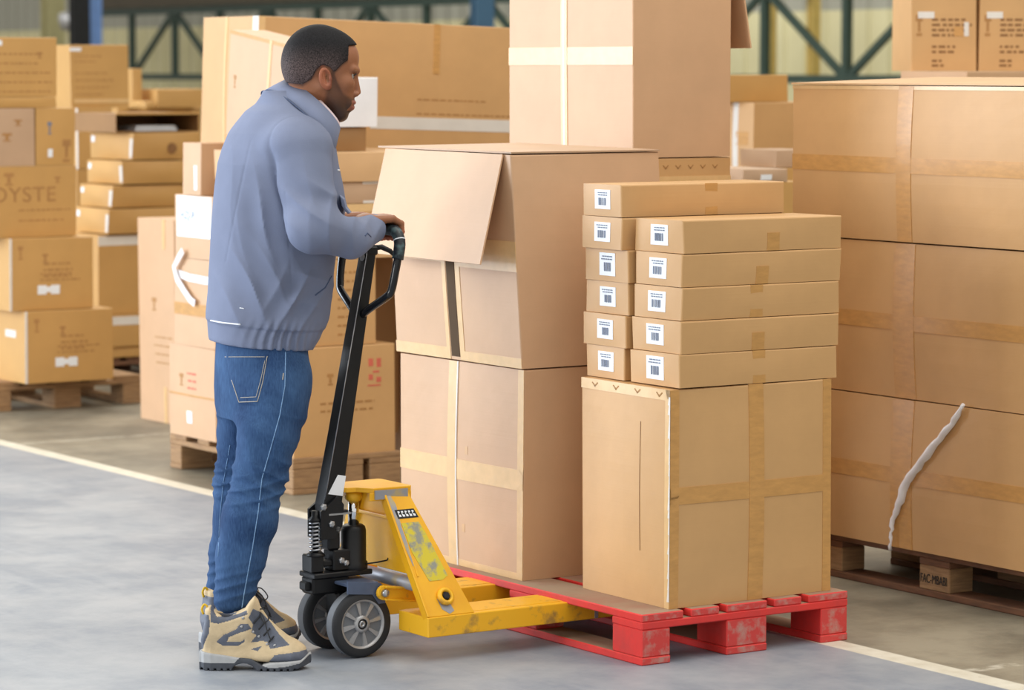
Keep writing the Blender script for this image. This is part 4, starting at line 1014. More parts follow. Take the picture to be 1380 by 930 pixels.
# --- steering wheels
def wheel(yc, out):
    """steering wheel, its spoked side facing `out` (-1 near, +1 far)"""
    R = .0955; hw = .026; c = Vector((.02, yc, R + .0005))
    q = MB(); q.lathe([(.070, -hw), (.086, -hw), (.0925, -hw + .004), (R, -hw + .010), (R, hw - .010), (.0925, hw - .004), (.086, hw), (.070, hw), (.070, -hw)], c, (0, 1, 0), 56)
    t = tpart(q, 'wheel', M['black_rub'])
    q = MB(); q.lathe([(R + .0003, -hw + .011), (R + .0010, -hw + .013), (R + .0010, hw - .013), (R + .0003, hw - .011)], c, (0, 1, 0), 56); q.build('tread', M['grey_rub'], t)
    # rim: outer ring, hub, web and eight ribs
    q = MB()
    q.lathe([(.0695, -hw + .001), (.0715, -hw + .001), (.0715, hw - .001), (.0695, hw - .001), (.0640, hw - .002), (.0640, -hw + .002), (.0695, -hw + .001)], c, (0, 1, 0), 48)
    q.lathe([(.0155, -hw + .002), (.0235, -hw + .002), (.0260, -.004), (.0260, .004), (.0235, hw - .002), (.0155, hw - .002), (.0155, -hw + .002)], c, (0, 1, 0), 32)
    for k in range(8):
        a = 2 * math.pi * k / 8 + .2; d = Vector((math.cos(a), 0, math.sin(a))); s = Vector((-math.sin(a), 0, math.cos(a)))
        for sd in (-1, 1):
            w0, w1 = .0060, .0150
            b0 = c + d * .023; b1 = c + d * .066
            vs = []
            for (p_, w_, h_) in ((b0, w0, .021), (b1, w1, .019)):
                for (i, j) in ((-1, 0), (1, 0), (1, 1), (-1, 1)): vs.append(p_ + s * (i * w_ * (1 if j == 0 else .45)) + Vector((0, sd * (.004 + j * (h_ - .004)), 0)))
            q.add(vs, [(0, 1, 2, 3), (7, 6, 5, 4), (0, 4, 5, 1), (1, 5, 6, 2), (2, 6, 7, 3), (3, 7, 4, 0)])
    q.build('rim', M['alu'], t)
    q = MB(); q.lathe([(.0645, -.004), (.0645, .004), (.0200, .004), (.0200, -.004), (.0645, -.004)], c, (0, 1, 0), 48); q.build('web', M['black'], t)  # black web puts the shade of the spoke pockets into colour
    q = MB(); q.lathe([(.0155, -hw + .006), (.0155, hw - .006)], c, (0, 1, 0), 28); q.build('bearing_seal', M['black'], t)
    q = MB(); q.lathe([(.0, 0), (.0105, 0), (.0105, .017), (.008, .0195), (.004, .0195), (.0035, .016), (0, .016)], c + Vector((0, out * .004, 0)), (0, out, 0), 24); q.build('axle_end', M['steel'], t)
wheel(-.082, -1); wheel(.082, 1)
q = MB(); q.lathe([(.012, -.06), (.012, .06)], (.02, 0, .096), (0, 1, 0), 16); tpart(q, 'axle', M['steel'])
# --- drawbar: tapered box shaft with a painted highlight line on one edge, yoke foot, loop handle, grip and release paddle
S0, S1 = Vector((-.045, 0, .345)), Vector((.106, 0, 1.150)); ax = (S1 - S0).normalized(); px_ = Vector((ax.z, 0, -ax.x))
def shaft_sec(t, du, dv):
    c = S0.lerp(S1, t); return [c + px_ * a * du / 2 + Vector((0, b_ * dv / 2, 0)) for a, b_ in ((-1, -1), (1, -1), (1, 1), (-1, 1))]
q = MB(); vs = []
for (t, du, dv) in ((0.04, .050, .052), (.10, .058, .054), (.35, .048, .050), (1, .030, .044)): vs += shaft_sec(t, du, dv)
fs = [(0, 1, 2, 3), (15, 14, 13, 12)] + [(4 * k + i, 4 * k + (i + 1) % 4, 4 * k + 4 + (i + 1) % 4, 4 * k + 4 + i) for k in range(3) for i in range(4)]
q.add(vs, fs); shaft = tpart(q, 'handle_shaft', M['black'], bevel=.003)
q = MB(); a0 = shaft_sec(.12, .057, .054)[0]; a1 = shaft_sec(.99, .030, .044)[0]
q.tube([a0, a0.lerp(a1, .5), a1], .0016, 6); e = q.build('edge_highlight', M['steel'], shaft); e['label'] = 'thin steel line put in as the highlight along the edge'
q = MB(); r0 = shaft_sec(.14, .058, .0545); r1 = shaft_sec(.21, .056, .054)
def sd(sec, a): return sec[0].lerp(sec[1], a) + Vector((0, -.0006, 0))
pp = [sd(r0, .12), sd(r0, .95), sd(r1, .98), sd(r1, .5)]
q.add(pp + [p_ + Vector((0, .0004, 0)) for p_ in pp], [(0, 1, 2, 3), (7, 6, 5, 4), (0, 4, 5, 1), (1, 5, 6, 2), (2, 6, 7, 3), (3, 7, 4, 0)]); e = q.build('sticker', M['paper'], shaft); e['label'] = 'torn pale sticker'
q = MB()
for sg in (-1, 1):
    q.prism([(-.075, .415), (-.02, .455), (.0, .43), (-.005, .37), (-.03, .335), (-.075, .335)], sg * .034 - .005, sg * .034 + .005, lambda a, b_, h: Vector((a, h, b_)))
q.box((-.072, -.030, .405), (.02, .030, .413), bev=.002)
yk = tpart(q, 'yoke', M['black'], bevel=.002)
for (x, z) in ((-.042, .378), (-.068, .428)):
    q = MB(); q.lathe([(.010, 0), (.010, .006), (.006, .009), (0, .009)], (x, -.039, z), (0, -1, 0), 6, smooth=False); q.build('bolt', M['steel'], yk)
q = MB(); q.box((-.05, -.041, .402), (.022, -.030, .407)); q.build('linkage_bar', M['steel'], yk)
def smooth_path(pts, n=6):
    pts = [Vector(p) for p in pts]; out = []
    for i in range(len(pts) - 1):
        p0, p1, p2, p3 = pts[max(i - 1, 0)], pts[i], pts[i + 1], pts[min(i + 2, len(pts) - 1)]
        for j in range(n):
            t = j / n; out.append(.5 * ((2 * p1) + (p2 - p0) * t + (2 * p0 - 5 * p1 + 4 * p2 - p3) * t * t + (-p0 + 3 * p1 - 3 * p2 + p3) * t ** 3))
    return out + [pts[-1]]
YN, YF = -.158, .135; XB = .112; ZB = 1.205
loop = [(.074, -.016, .962), (.078, -.06, .985), (.084, YN + .018, 1.022), (.089, YN + .004, 1.040), (.096, YN - .003, 1.085), (.108, YN - .006, 1.150), (.113, YN, 1.178), (XB, YN + .014, 1.198), (XB, YN + .035, ZB), (XB, -.05, ZB + .002), (XB, .03, ZB + .002),
        (XB, YF - .035, ZB), (XB, YF - .014, 1.198), (.113, YF, 1.178), (.108, YF + .006, 1.150), (.096, YF + .003, 1.085), (.089, YF - .004, 1.040), (.084, YF - .018, 1.022), (.078, .055, .985), (.074, .016, .962)]
q = MB(); q.tube(smooth_path(loop, 5), .0115, 14); lp = tpart(q, 'loop_handle', M['black_gloss'])
grip_m = mat('worn_black_grip', srgb(24, 32, 38), rough=.45, scale=26, col2=srgb(92, 120, 122), thr=(.50, .72), bump=.5, bscale=90)
g = [p for p in smooth_path(loop, 5)][int(5 * 4.6):int(5 * 14.6)]
q = MB(); q.tube(g, .0165, 16); e = q.build('grip', grip_m, lp); e['label'] = 'worn black rubber grip'
q = MB(); gg = g[7]; dr = (g[8] - g[6]).normalized(); q.lathe([(.0170, 0), (.0173, .0015), (.0170, .003)], gg, dr, 20); q.build('grip_ring', M['paper'], lp)
q = MB(); q.tube([(.105, -.0, 1.128), (.118, -.01, 1.150), (.140, -.016, 1.152), (.165, -.022, 1.140), (.178, -.025, 1.126)], [.010, .009, .008, .007, .005], 10); q.box((.085, -.024, 1.13), (.125, .024, 1.155), bev=.004); tpart(q, 'release_paddle', M['black'])
q = MB(); q.lathe([(.012, 0), (.012, .002)], shaft_sec(.965, .031, .0442)[0].lerp(shaft_sec(.965, .031, .0442)[3], .42) - px_ * .0005, -px_, 16); e = q.build('sticker', M['bare'], shaft); e['label'] = 'small grey disc'
# ------------------------------------------------------------------ organic shapes: distance fields turned into meshes
def sdf_mesh(name, f, lo, hi, step, mats, parent=None, smooth=True, color=None, matfn=None, zs=None):
    """f(X,Y,Z)->signed distance (negative inside); surface nets"""
    xs = np.arange(lo[0], hi[0] + step, step); ys = np.arange(lo[1], hi[1] + step, step); zs = np.arange(lo[2], hi[2] + step, step)
    X, Yg, Z = np.meshgrid(xs, ys, zs, indexing='ij'); D = f(X, Yg, Z).astype(np.float32)
    D[0] = np.maximum(D[0], 1e-3); D[-1] = np.maximum(D[-1], 1e-3); D[:, 0] = np.maximum(D[:, 0], 1e-3); D[:, -1] = np.maximum(D[:, -1], 1e-3); D[:, :, 0] = np.maximum(D[:, :, 0], 1e-3); D[:, :, -1] = np.maximum(D[:, :, -1], 1e-3)
    S = D < 0; nx, ny, nz = D.shape
    cs = [S[i:nx - 1 + i, j:ny - 1 + j, k:nz - 1 + k] for i in (0, 1) for j in (0, 1) for k in (0, 1)]
    cnt = sum(c.astype(np.int8) for c in cs); act = (cnt > 0) & (cnt < 8)
    idx = -np.ones(act.shape, dtype=np.int64); ai, aj, ak = np.nonzero(act); idx[ai, aj, ak] = np.arange(len(ai))
    P = np.zeros((len(ai), 3)); W = np.zeros(len(ai))
    corners = [(i, j, k) for i in (0, 1) for j in (0, 1) for k in (0, 1)]
    for a in range(8):
        for b in range(a + 1, 8):
            ca, cb = corners[a], corners[b]
            if sum(abs(p - q) for p, q in zip(ca, cb)) != 1: continue
            da = D[ai + ca[0], aj + ca[1], ak + ca[2]]; db = D[ai + cb[0], aj + cb[1], ak + cb[2]]
            cr = (da < 0) != (db < 0); t = np.where(cr, da / np.where(cr, da - db, 1), 0)
            for d in range(3): P[:, d] += np.where(cr, ca[d] + t * (cb[d] - ca[d]), 0)
            W += cr
    P /= W[:, None]
    P[:, 0] += ai; P[:, 1] += aj; P[:, 2] += ak
    P = P * step + np.array([xs[0], ys[0], zs[0]])
    faces = []
    for d in range(3):
        sl0 = [slice(None)] * 3; sl1 = [slice(None)] * 3; sl0[d] = slice(0, -1); sl1[d] = slice(1, None)
        ch = S[tuple(sl0)] != S[tuple(sl1)]; i, j, k = np.nonzero(ch); ins = S[tuple(sl0)][i, j, k]
        o1, o2 = [e for e in range(3) if e != d]; g = [i, j, k]
        ok = (g[o1] > 0) & (g[o2] > 0) & (g[o1] < D.shape[o1] - 1) & (g[o2] < D.shape[o2] - 1)
        i, j, k, ins = i[ok], j[ok], k[ok], ins[ok]; g = np.stack([i, j, k], 1)
        def at_(a, b):
            q = g.copy(); q[:, o1] -= a; q[:, o2] -= b; return idx[q[:, 0], q[:, 1], q[:, 2]]
        q = np.stack([at_(0, 0), at_(1, 0), at_(1, 1), at_(0, 1)], 1)
        flip = ins if d != 1 else ~ins
        q[flip] = q[flip][:, ::-1]
        faces.append(q)
    F = np.concatenate(faces); F = F[(F >= 0).all(1)]
    F = F[:, ::-1]
    me = bpy.data.meshes.new(name); me.vertices.add(len(P)); me.vertices.foreach_set('co', P.ravel()); me.loops.add(F.size); me.loops.foreach_set('vertex_index', F.ravel().astype(np.int32))
    me.polygons.add(len(F)); me.polygons.foreach_set('loop_start', np.arange(0, F.size, 4, dtype=np.int32)); me.polygons.foreach_set('loop_total', np.full(len(F), 4, dtype=np.int32))
    me.polygons.foreach_set('use_smooth', np.full(len(F), smooth))
    me.update(calc_edges=True); me.validate()
    for mm in (mats if isinstance(mats, (list, tuple)) else [mats]): me.materials.append(mm)
    if color is not None:
        c = color(P[:, 0], P[:, 1], P[:, 2]); at_ = me.color_attributes.new('pigment', 'FLOAT_COLOR', 'POINT')
        buf = np.ones((len(P), 4), dtype=np.float32); buf[:, 0] = c[0]; buf[:, 1] = c[1]; buf[:, 2] = c[2]; at_.data.foreach_set('color', buf.ravel())
    if matfn is not None:
        cen = P[F].mean(1); me.polygons.foreach_set('material_index', matfn(cen[:, 0], cen[:, 1], cen[:, 2]).astype(np.int32))
    o = bpy.data.objects.new(name, me); COL.objects.link(o)
    if parent: o.parent = parent
    return o
def vsub(X, Y, Z, c): return X - c[0], Y - c[1], Z - c[2]
def s_ell(X, Y, Z, c, r, R=None):
    x, y, z = vsub(X, Y, Z, c)
    if R is not None: x, y, z = R[0][0] * x + R[0][1] * y + R[0][2] * z, R[1][0] * x + R[1][1] * y + R[1][2] * z, R[2][0] * x + R[2][1] * y + R[2][2] * z
    k0 = np.sqrt((x / r[0]) ** 2 + (y / r[1]) ** 2 + (z / r[2]) ** 2); k1 = np.sqrt((x / r[0] ** 2) ** 2 + (y / r[1] ** 2) ** 2 + (z / r[2] ** 2) ** 2)
    return k0 * (k0 - 1) / np.maximum(k1, 1e-6)
def s_cone(X, Y, Z, a, b, ra, rb):
    a = np.array(a, float); b = np.array(b, float); d = b - a; L2 = (d * d).sum()
    x, y, z = vsub(X, Y, Z, a); t = np.clip((x * d[0] + y * d[1] + z * d[2]) / L2, 0, 1)
    return np.sqrt((x - t * d[0]) ** 2 + (y - t * d[1]) ** 2 + (z - t * d[2]) ** 2) - (ra + (rb - ra) * t)
def s_box(X, Y, Z, c, h, r=0.0, R=None):
    x, y, z = vsub(X, Y, Z, c)
    if R is not None: x, y, z = R[0][0] * x + R[0][1] * y + R[0][2] * z, R[1][0] * x + R[1][1] * y + R[1][2] * z, R[2][0] * x + R[2][1] * y + R[2][2] * z
    qx, qy, qz = np.abs(x) - h[0] + r, np.abs(y) - h[1] + r, np.abs(z) - h[2] + r
    return np.sqrt(np.maximum(qx, 0) ** 2 + np.maximum(qy, 0) ** 2 + np.maximum(qz, 0) ** 2) + np.minimum(np.maximum(qx, np.maximum(qy, qz)), 0) - r
def smin(a, b, k):
    h = np.clip(.5 + .5 * (b - a) / k, 0, 1); return b + (a - b) * h - k * h * (1 - h)
def smax(a, b, k): return -smin(-a, -b, k)
def sst(e0, e1, x):
    t = np.clip((x - e0) / (e1 - e0), 0, 1); return t * t * (3 - 2 * t)
def march(f, p, d, lim=.6, step=.004):
    """first point of the surface from p along d (scalars)"""
    p = np.array(p, float); d = np.array(d, float); d /= np.linalg.norm(d); t = 0.0; prev = None
    n = int(lim / step); ts = np.arange(n) * step; q = p[None, :] + ts[:, None] * d
    v = f(q[:, 0], q[:, 1], q[:, 2]); k = np.nonzero(v < 0)[0]
    if len(k) == 0: return None
    k = k[0]; t = ts[k]
    if k > 0: t = ts[k - 1] + step * v[k - 1] / (v[k - 1] - v[k])
    return Vector(p + d * t)
# ------------------------------------------------------------------ the man
R0 = Vector((-.72, 8.74, 0.0))
def Wp(px, py, Y): return np.array(atY(px, py, Y) - R0)
YAW = math.radians(24)
fw = np.array([math.cos(YAW), math.sin(YAW), 0]); lt = np.array([-math.sin(YAW), math.cos(YAW), 0])     # chest forward / his left
# --- torso sections: photo row, left and right outline, half breadth
rows = [(480, 288, 418, .165), (470, 286, 421, .168), (455, 282, 430, .172), (430, 280.5, 440, .180), (400, 281, 447, .186), (350, 283.5, 450, .192), (300, 286, 462, .200), (270, 288, 464, .205), (250, 289.5, 461, .208), (220, 293, 455, .206), (200, 299, 452, .198), (180, 308, 445, .185), (165, 318, 434, .160), (150, 330, 420, .125), (140, 344, 409, .095), (130, 359, 398, .065), (122, 371, 390, .035)]
tz, tcx, tcy, ta, tb = [], [], [], [], []
for (y, l, r, b) in rows:
    P1 = Wp(l, y, 8.74); P2 = Wp(r, y, 8.74); w = (P2[0] - P1[0]) / 2
    tz.append(P1[2]); tcx.append((P1[0] + P2[0]) / 2); tcy.append(0.0); tb.append(b); ta.append(math.sqrt(max(w * w - (b * math.sin(YAW)) ** 2, .0025)) / math.cos(YAW))
tz, tcx, tcy, ta, tb = map(np.array, (tz, tcx, tcy, ta, tb))
def torso(X, Y, Z, off=0.0):
    cx = np.interp(Z, tz, tcx); cy = np.interp(Z, tz, tcy); a = np.interp(Z, tz, ta) + off; b = np.interp(Z, tz, tb) + off
    dx, dy = X - cx, Y - cy; p = dx * fw[0] + dy * fw[1]; q = dx * lt[0] + dy * lt[1]; e = 2.25
    k = (np.abs(p / a) ** e + np.abs(q / b) ** e) ** (1 / e)
    g = np.sqrt((p / a ** 2) ** 2 + (q / b ** 2) ** 2) / np.maximum(np.sqrt((p / a) ** 2 + (q / b) ** 2), 1e-4)
    d = (k - 1) / np.maximum(g, 1e-3)
    return np.maximum(np.maximum(d, Z - tz[-1]), tz[0] - Z)
SHr, ELr, FMr = Wp(404, 204, 8.575), Wp(424, 304, 8.50), Wp(472, 321, 8.57)
BAR = JO + U * .112 + Vector((0, 0, 1.207))
HR = np.array(BAR + V * -.098 - R0); HL = np.array(BAR + V * .080 - R0); Un = np.array(U); Vn = np.array(V); Zn = np.array((0, 0, 1.0))
WRr = HR - Un * .046 + Zn * .004
SHl, ELl = Wp(352, 200, 8.93), Wp(425, 292, 9.03); WRl = HL - Un * .055 + Zn * .022; FMl = (ELl + WRl) / 2 - Zn * .01
NB = Wp(386, 158, 8.75)
def fold(X, Y, Z, d, fr, ph, warp=(0, 0, 0), wf=9.0):
    s = X * d[0] + Y * d[1] + Z * d[2]
    s = s + .012 * np.sin(wf * (X + .7 * Y) + 1.3 + ph) + .010 * np.sin(wf * 1.7 * Z + ph)
    return np.abs(np.sin(s * fr + ph)) ** .8 * 2 - 1
def blob(X, Y, Z, c, r):
    return np.exp(-(((X - c[0]) / r[0]) ** 2 + ((Y - c[1]) / r[1]) ** 2 + ((Z - c[2]) / r[2]) ** 2))
zhem = lambda X: Wp(353, 464, 8.74)[2] - (X - .02) * .085
def sleeve(X, Y, Z, SH, EL, FM, WR, off=0.0):
    d = s_cone(X, Y, Z, SH, EL, .085 + off, .072 + off); d = smin(d, s_cone(X, Y, Z, EL, FM, .074 + off, .054 + off), .03)
    return smin(d, s_cone(X, Y, Z, FM, WR, .054 + off, .041 + off), .02)
def cut_wrist(X, Y, Z, WR, FM):
    n = (WR - FM); n = n / np.linalg.norm(n); n = (n + Un) / np.linalg.norm(n + Un)
    return (X - WR[0]) * n[0] + (Y - WR[1]) * n[1] + (Z - WR[2]) * n[2] - .008
def jacket_core(X, Y, Z):
    T = torso(X, Y, Z)
    yoke = s_cone(X, Y, Z, NB + np.array([0, 0, -.03]), SHr + np.array([-.01, .02, -.01]), .058, .080); T = smin(T, yoke, .05)
    yoke = s_cone(X, Y, Z, NB + np.array([0, 0, -.03]), SHl + np.array([0, -.02, -.01]), .058, .080); T = smin(T, yoke, .05)
    Sr = np.maximum(sleeve(X, Y, Z, SHr, ELr, FMr, WRr), cut_wrist(X, Y, Z, WRr, FMr)); Sl = np.maximum(sleeve(X, Y, Z, SHl, ELl, FMl, WRl), cut_wrist(X, Y, Z, WRl, FMl))
    # --- folds on the sleeves (gathered inside the elbow) and on the body
    g = 0.0075 * blob(X, Y, Z, (ELr + FMr) / 2 + np.array([0, 0, .02]), (.07, .12, .07)) * fold(X, Y, Z, (.95, 0, -.15), 62, .4)
    g = g + .0090 * blob(X, Y, Z, ELr + np.array([.0, 0, .06]), (.08, .12, .05)) * fold(X, Y, Z, (.55, 0, .8), 60, 1.9)
    g = g + .0050 * blob(X, Y, Z, (SHr + ELr) / 2, (.10, .12, .09)) * fold(X, Y, Z, (.9, 0, .35), 38, .9)
    g = g + .0055 * blob(X, Y, Z, (FMr + WRr) / 2, (.05, .08, .05)) * fold(X, Y, Z, (.85, 0, -.5), 70, 2.2)
    Sr = Sr + g
    zb_ = Wp(353, 400, 8.74)[2]
    h = .0100 * blob(X, Y, Z, Wp(345, 385, 8.6), (.09, .3, .10)) * fold(X, Y, Z, (.85, .2, .5), 44, .2)
    h = h + .0105 * blob(X, Y, Z, Wp(398, 405, 8.6), (.06, .3, .07)) * fold(X, Y, Z, (.9, .2, -.45), 52, 1.1)
    h = h + .0090 * blob(X, Y, Z, Wp(352, 300, 8.6), (.05, .3, .11)) * fold(X, Y, Z, (.97, 0, .25), 46, 2.6)
    h = h + .0060 * blob(X, Y, Z, Wp(420, 380, 8.6), (.05, .3, .07)) * fold(X, Y, Z, (.3, .2, .9), 50, .8)
    h = h + .0045 * blob(X, Y, Z, Wp(310, 250, 8.7), (.05, .3, .16)) * fold(X, Y, Z, (1, .1, .08), 30, 1.6)
    # gathered elastic just above the waistband at the side
    hz = zhem(X); q = (X * lt[0] + Y * lt[1]); p = X * fw[0] + Y * fw[1]
    side = blob(X, Y, np.zeros_like(X) if hasattr(X, 'shape') else 0, (Wp(378, 450, 8.6)[0], Wp(378, 450, 8.57)[1], 0), (.075, .12, 1))
    band = 1 - sst(.052, .060, Z - hz)
    T = T + h
    T = T + .0055 * side * np.sin(p * 260 + 3 * np.sin(Z * 30)) * (1 - sst(.045, .10, Z - hz)) + .004 * band * side
    T = T - .003 * (1 - band) * sst(.14, .07, Z - hz) * (1 + .4 * np.sin(p * 40))      # cloth bloused over the band
    D = smin(T, Sr, .007 + .045 * sst(SHr[2] - .06, SHr[2] + .04, Z)); D = smin(D, Sl, .014)
    # seam grooves: armhole, side seam, yoke
    D = D + .0075 * np.exp(-((T - Sr) / .0075) ** 2) * sst(SHr[2] + .06, SHr[2] - .03, Z) + .002 * np.exp(-((T - Sr) / .003) ** 2)
    seam = X - (Wp(393, 350, 8.6)[0] - (Z - 1.1) * .03)
    D = D + .0016 * np.exp(-(seam / .0022) ** 2) * (Y < -.05) * (Z < 1.32)
    seam = X - (Wp(322, 250, 8.6)[0] + (Z - 1.3) * .22); D = D + .0016 * np.exp(-(seam / .0024) ** 2) * (Y < .02) * (Z < 1.46) * (Z > 1.12)
    D = D + .0018 * np.exp(-((Z - hz - .056) / .0022) ** 2)
    D = np.maximum(D, hz - Z)
    return D
M['jacket'] = mat('blue_grey_workwear', srgb(120, 129, 154), rough=.8, var=.05, scale=9, bump=.25, bscale=500, spec=.25)
M['jacket_dark'] = mat('jacket_seam', srgb(78, 92, 122), rough=.85, var=.05)
M['pink'] = mat('pale_pink_cloth', srgb(226, 206, 210), rough=.8, var=.05, scale=40)
def pig_material(name, rough, spec=.4, grain=0.0, gs=700, sss=0.0):
    m = bpy.data.materials.new(name); m.use_nodes = True; nt = m.node_tree; N = nt.nodes; L = nt.links; b = N['Principled BSDF']; b.inputs['Roughness'].default_value = rough; b.inputs['Specular IOR Level'].default_value = spec
    a = N.new('ShaderNodeVertexColor'); a.layer_name = 'pigment'
    tc = N.new('ShaderNodeTexCoord'); nz = N.new('ShaderNodeTexNoise'); nz.inputs['Scale'].default_value = gs; nz.inputs['Detail'].default_value = 3; L.new(tc.outputs['Object'], nz.inputs['Vector'])
    mr = N.new('ShaderNodeMapRange'); mr.inputs['From Min'].default_value = .3; mr.inputs['From Max'].default_value = .7; mr.inputs['To Min'].default_value = 1 - grain; mr.inputs['To Max'].default_value = 1 + grain; L.new(nz.outputs['Fac'], mr.inputs['Value'])
    mx = N.new('ShaderNodeVectorMath'); mx.operation = 'SCALE'; L.new(a.outputs['Color'], mx.inputs[0]); L.new(mr.outputs[0], mx.inputs['Scale']); L.new(mx.outputs[0], b.inputs['Base Color'])
    bp = N.new('ShaderNodeBump'); bp.inputs['Strength'].default_value = .2; bp.inputs['Distance'].default_value = .001; L.new(nz.outputs['Fac'], bp.inputs['Height']); L.new(bp.outputs[0], b.inputs['Normal'])
    if sss: b.inputs['Subsurface Weight'].default_value = sss; b.inputs['Subsurface Radius'].default_value = (.012, .005, .003); b.inputs['Subsurface Scale'].default_value = .5
    return m
M['skin'] = pig_material('brown_skin', .48, .4, .05, 260, .08)
M['hair'] = pig_material('cropped_black_hair', .75, .25, .85, 330)

# --- head
HC = Wp(433, 95, 8.76); hy = math.radians(6)
def hloc(X, Y, Z):
    x, y, z = X - HC[0], Y - HC[1], Z - HC[2]; return x * math.cos(hy) + y * math.sin(hy), -x * math.sin(hy) + y * math.cos(hy), z
def skull(a, b, c):
    d = s_ell(a, b, c, (-.008, 0, .031), (.095, .075, .092)); d = smin(d, s_ell(a, b, c, (.042, 0, .034), (.063, .060, .058)), .03)
    d = smin(d, s_ell(a, b, c, (-.05, 0, .005), (.050, .058, .060)), .03)
    return d
def head_f(a, b, c):
    ab = np.abs(b)
    d = skull(a, b, c)
    d = smin(d, s_ell(a, b, c, (.044, 0, -.036), (.050, .054, .080)), .025)
    d = smin(d, s_cone(a, ab, c, (.002, .050, -.045), (.050, .020, -.120), .019, .018), .022)
    d = smin(d, s_ell(a, b, c, (.050, 0, -.121), (.024, .028, .024)), .015)
    d = smin(d, s_ell(a, ab, c, (.066, .036, -.034), (.022, .020, .019)), .018)
    d = smin(d, s_cone(a, ab, c, (.086, .040, .004), (.099, .008, -.001), .0085, .0090), .012)
    # eye sockets
    d = smax(d, -s_ell(a, ab, c, (.101, .031, -.017), (.016, .017, .0125)), .010)
    d = smin(d, s_cone(a, b, c, (.094, 0, -.010), (.1015, 0, -.060), .0070, .0092), .008)
    d = smin(d, s_ell(a, ab, c, (.094, .0115, -.066), (.011, .0080, .0078)), .005)
    # muzzle and lips
    d = smin(d, s_ell(a, b, c, (.076, 0, -.092), (.018, .028, .024)), .012)
    d = smin(d, s_ell(a, b, c, (.0885, 0, -.0895), (.0085, .023, .0058)), .004)
    d = smin(d, s_ell(a, b, c, (.0840, 0, -.1045), (.0085, .021, .0065)), .004)
    d = d + .0032 * np.exp(-((c + .0972) / .0016) ** 2) * sst(.028, .016, ab) * (a > .06)
    d = smin(d, s_ell(a, b, c, (.060, 0, -.126), (.012, .016, .011)), .008)
    # neck
    d = smin(d, s_cone(a, b, c, (-.026, 0, -.05), (-.062, 0, -.20), .054, .062), .025)
    # ear
    ca, sa = math.cos(.18), math.sin(.18); ea = (a - .008) * ca + (c + .022) * sa; ec = -(a - .008) * sa + (c + .022) * ca
    bo = ab - (.0755 - .25 * (a - .008))
    ear = s_ell(ea, bo, ec, (0, 0, 0), (.0185, .0065, .0315)); ear = smin(ear, s_ell(ea, bo, ec, (.004, -.003, -.024), (.010, .007, .010)), .006)
    bowl = s_ell(ea, bo, ec, (.003, .007, .002), (.0118, .0110, .0210)); ear = smax(ear, -bowl, .003)
    ear = smin(ear, s_ell(ea, bo, ec, (.0135, -.001, -.004), (.0045, .005, .008)), .003)
    ear = smin(ear, s_cone(ea, bo, ec, (-.004, -.001, .014), (-.002, .0, -.012), .0028, .0022), .003)
    d = smin(d, ear, .003)
    return d
def chest_core(X, Y, Z): return torso(X, Y, Z, -.03)
hair_a = [-.13, -.095, -.055, -.030, -.016, .0, .020, .034, .055, .0725, .0740, .13]; hair_c = [-.034, -.034, -.040, -.022, .004, .017, .010, -.004, .018, .030, .069, .072]
def pigment(X, Y, Z):
    a, b, c = hloc(X, Y, Z); n = len(a)
    sk = np.array(srgb(152, 100, 70)); lo = np.array(srgb(150, 92, 62)); stub = np.array(srgb(46, 36, 34)); lip = np.array(srgb(150, 88, 78)); red = np.array(srgb(190, 96, 74))
    col_ = np.tile(sk, (n, 1))
    def mixc(col_, t, c2): return col_ * (1 - t[:, None]) + c2 * t[:, None]
    ab = np.abs(b)
    # beard: jaw, chin, moustache, sideburn
    up = np.interp(a, [.0, .030, .042, .058, .070, .082, .095], [-.01, .004, -.030, -.062, -.070, -.074, -.076])
    m_ = sst(.007, -.010, c - up) * sst(-.006, .010, a - np.interp(c, [-.15, -.10, -.05, .01], [-.004, .000, .012, .024])) * sst(-.152, -.136, c)
    m_ = m_ * np.where((ab < .026) & (c > -.112) & (c < -.083) & (a > .06), .15, 1.0)
    dens = .62 + .30 * sst(-.06, -.12, c)
    col_ = mixc(col_, m_ * dens, stub)
    lipm = ((ab < .024) & (c > -.1105) & (c < -.0835) & (a > .078)).astype(float)
    col_ = mixc(col_, lipm * .8, lip)
    # shaved scalp edge
    hl = np.interp(a, hair_a, hair_c); m2 = sst(-.012, .004, c - hl) * (a < .075) * .8; col_ = mixc(col_, m2 * (Z > HC[2] - .06), stub)
    # warm ear and hand shade
    col_ = mixc(col_, ((ab > .073) & (np.abs(a - .008) < .024) & (np.abs(c + .022) < .035)) * .25, red)
    # knuckles and finger tips a little redder
    hx = np.minimum(np.abs(X - HR[0]) + np.abs(Y - HR[1]), np.abs(X - HL[0]) + np.abs(Y - HL[1]))
    low = sst(.012, -.012, Z - HR[2]) * (hx < .12); col_ = mixc(col_, low * .45, red)
    return col_[:, 0], col_[:, 1], col_[:, 2]
body_parts = []
def head_w(X, Y, Z):
    a, b, c = hloc(X, Y, Z); d = head_f(a, b, c); return smin(d, chest_core(X, Y, Z), .02)
body_parts.append(sdf_mesh('person', head_w, (HC[0] - .16, HC[1] - .14, HC[2] - .235), (HC[0] + .135, HC[1] + .14, HC[2] + .14), .0022, M['skin'], color=pigment))

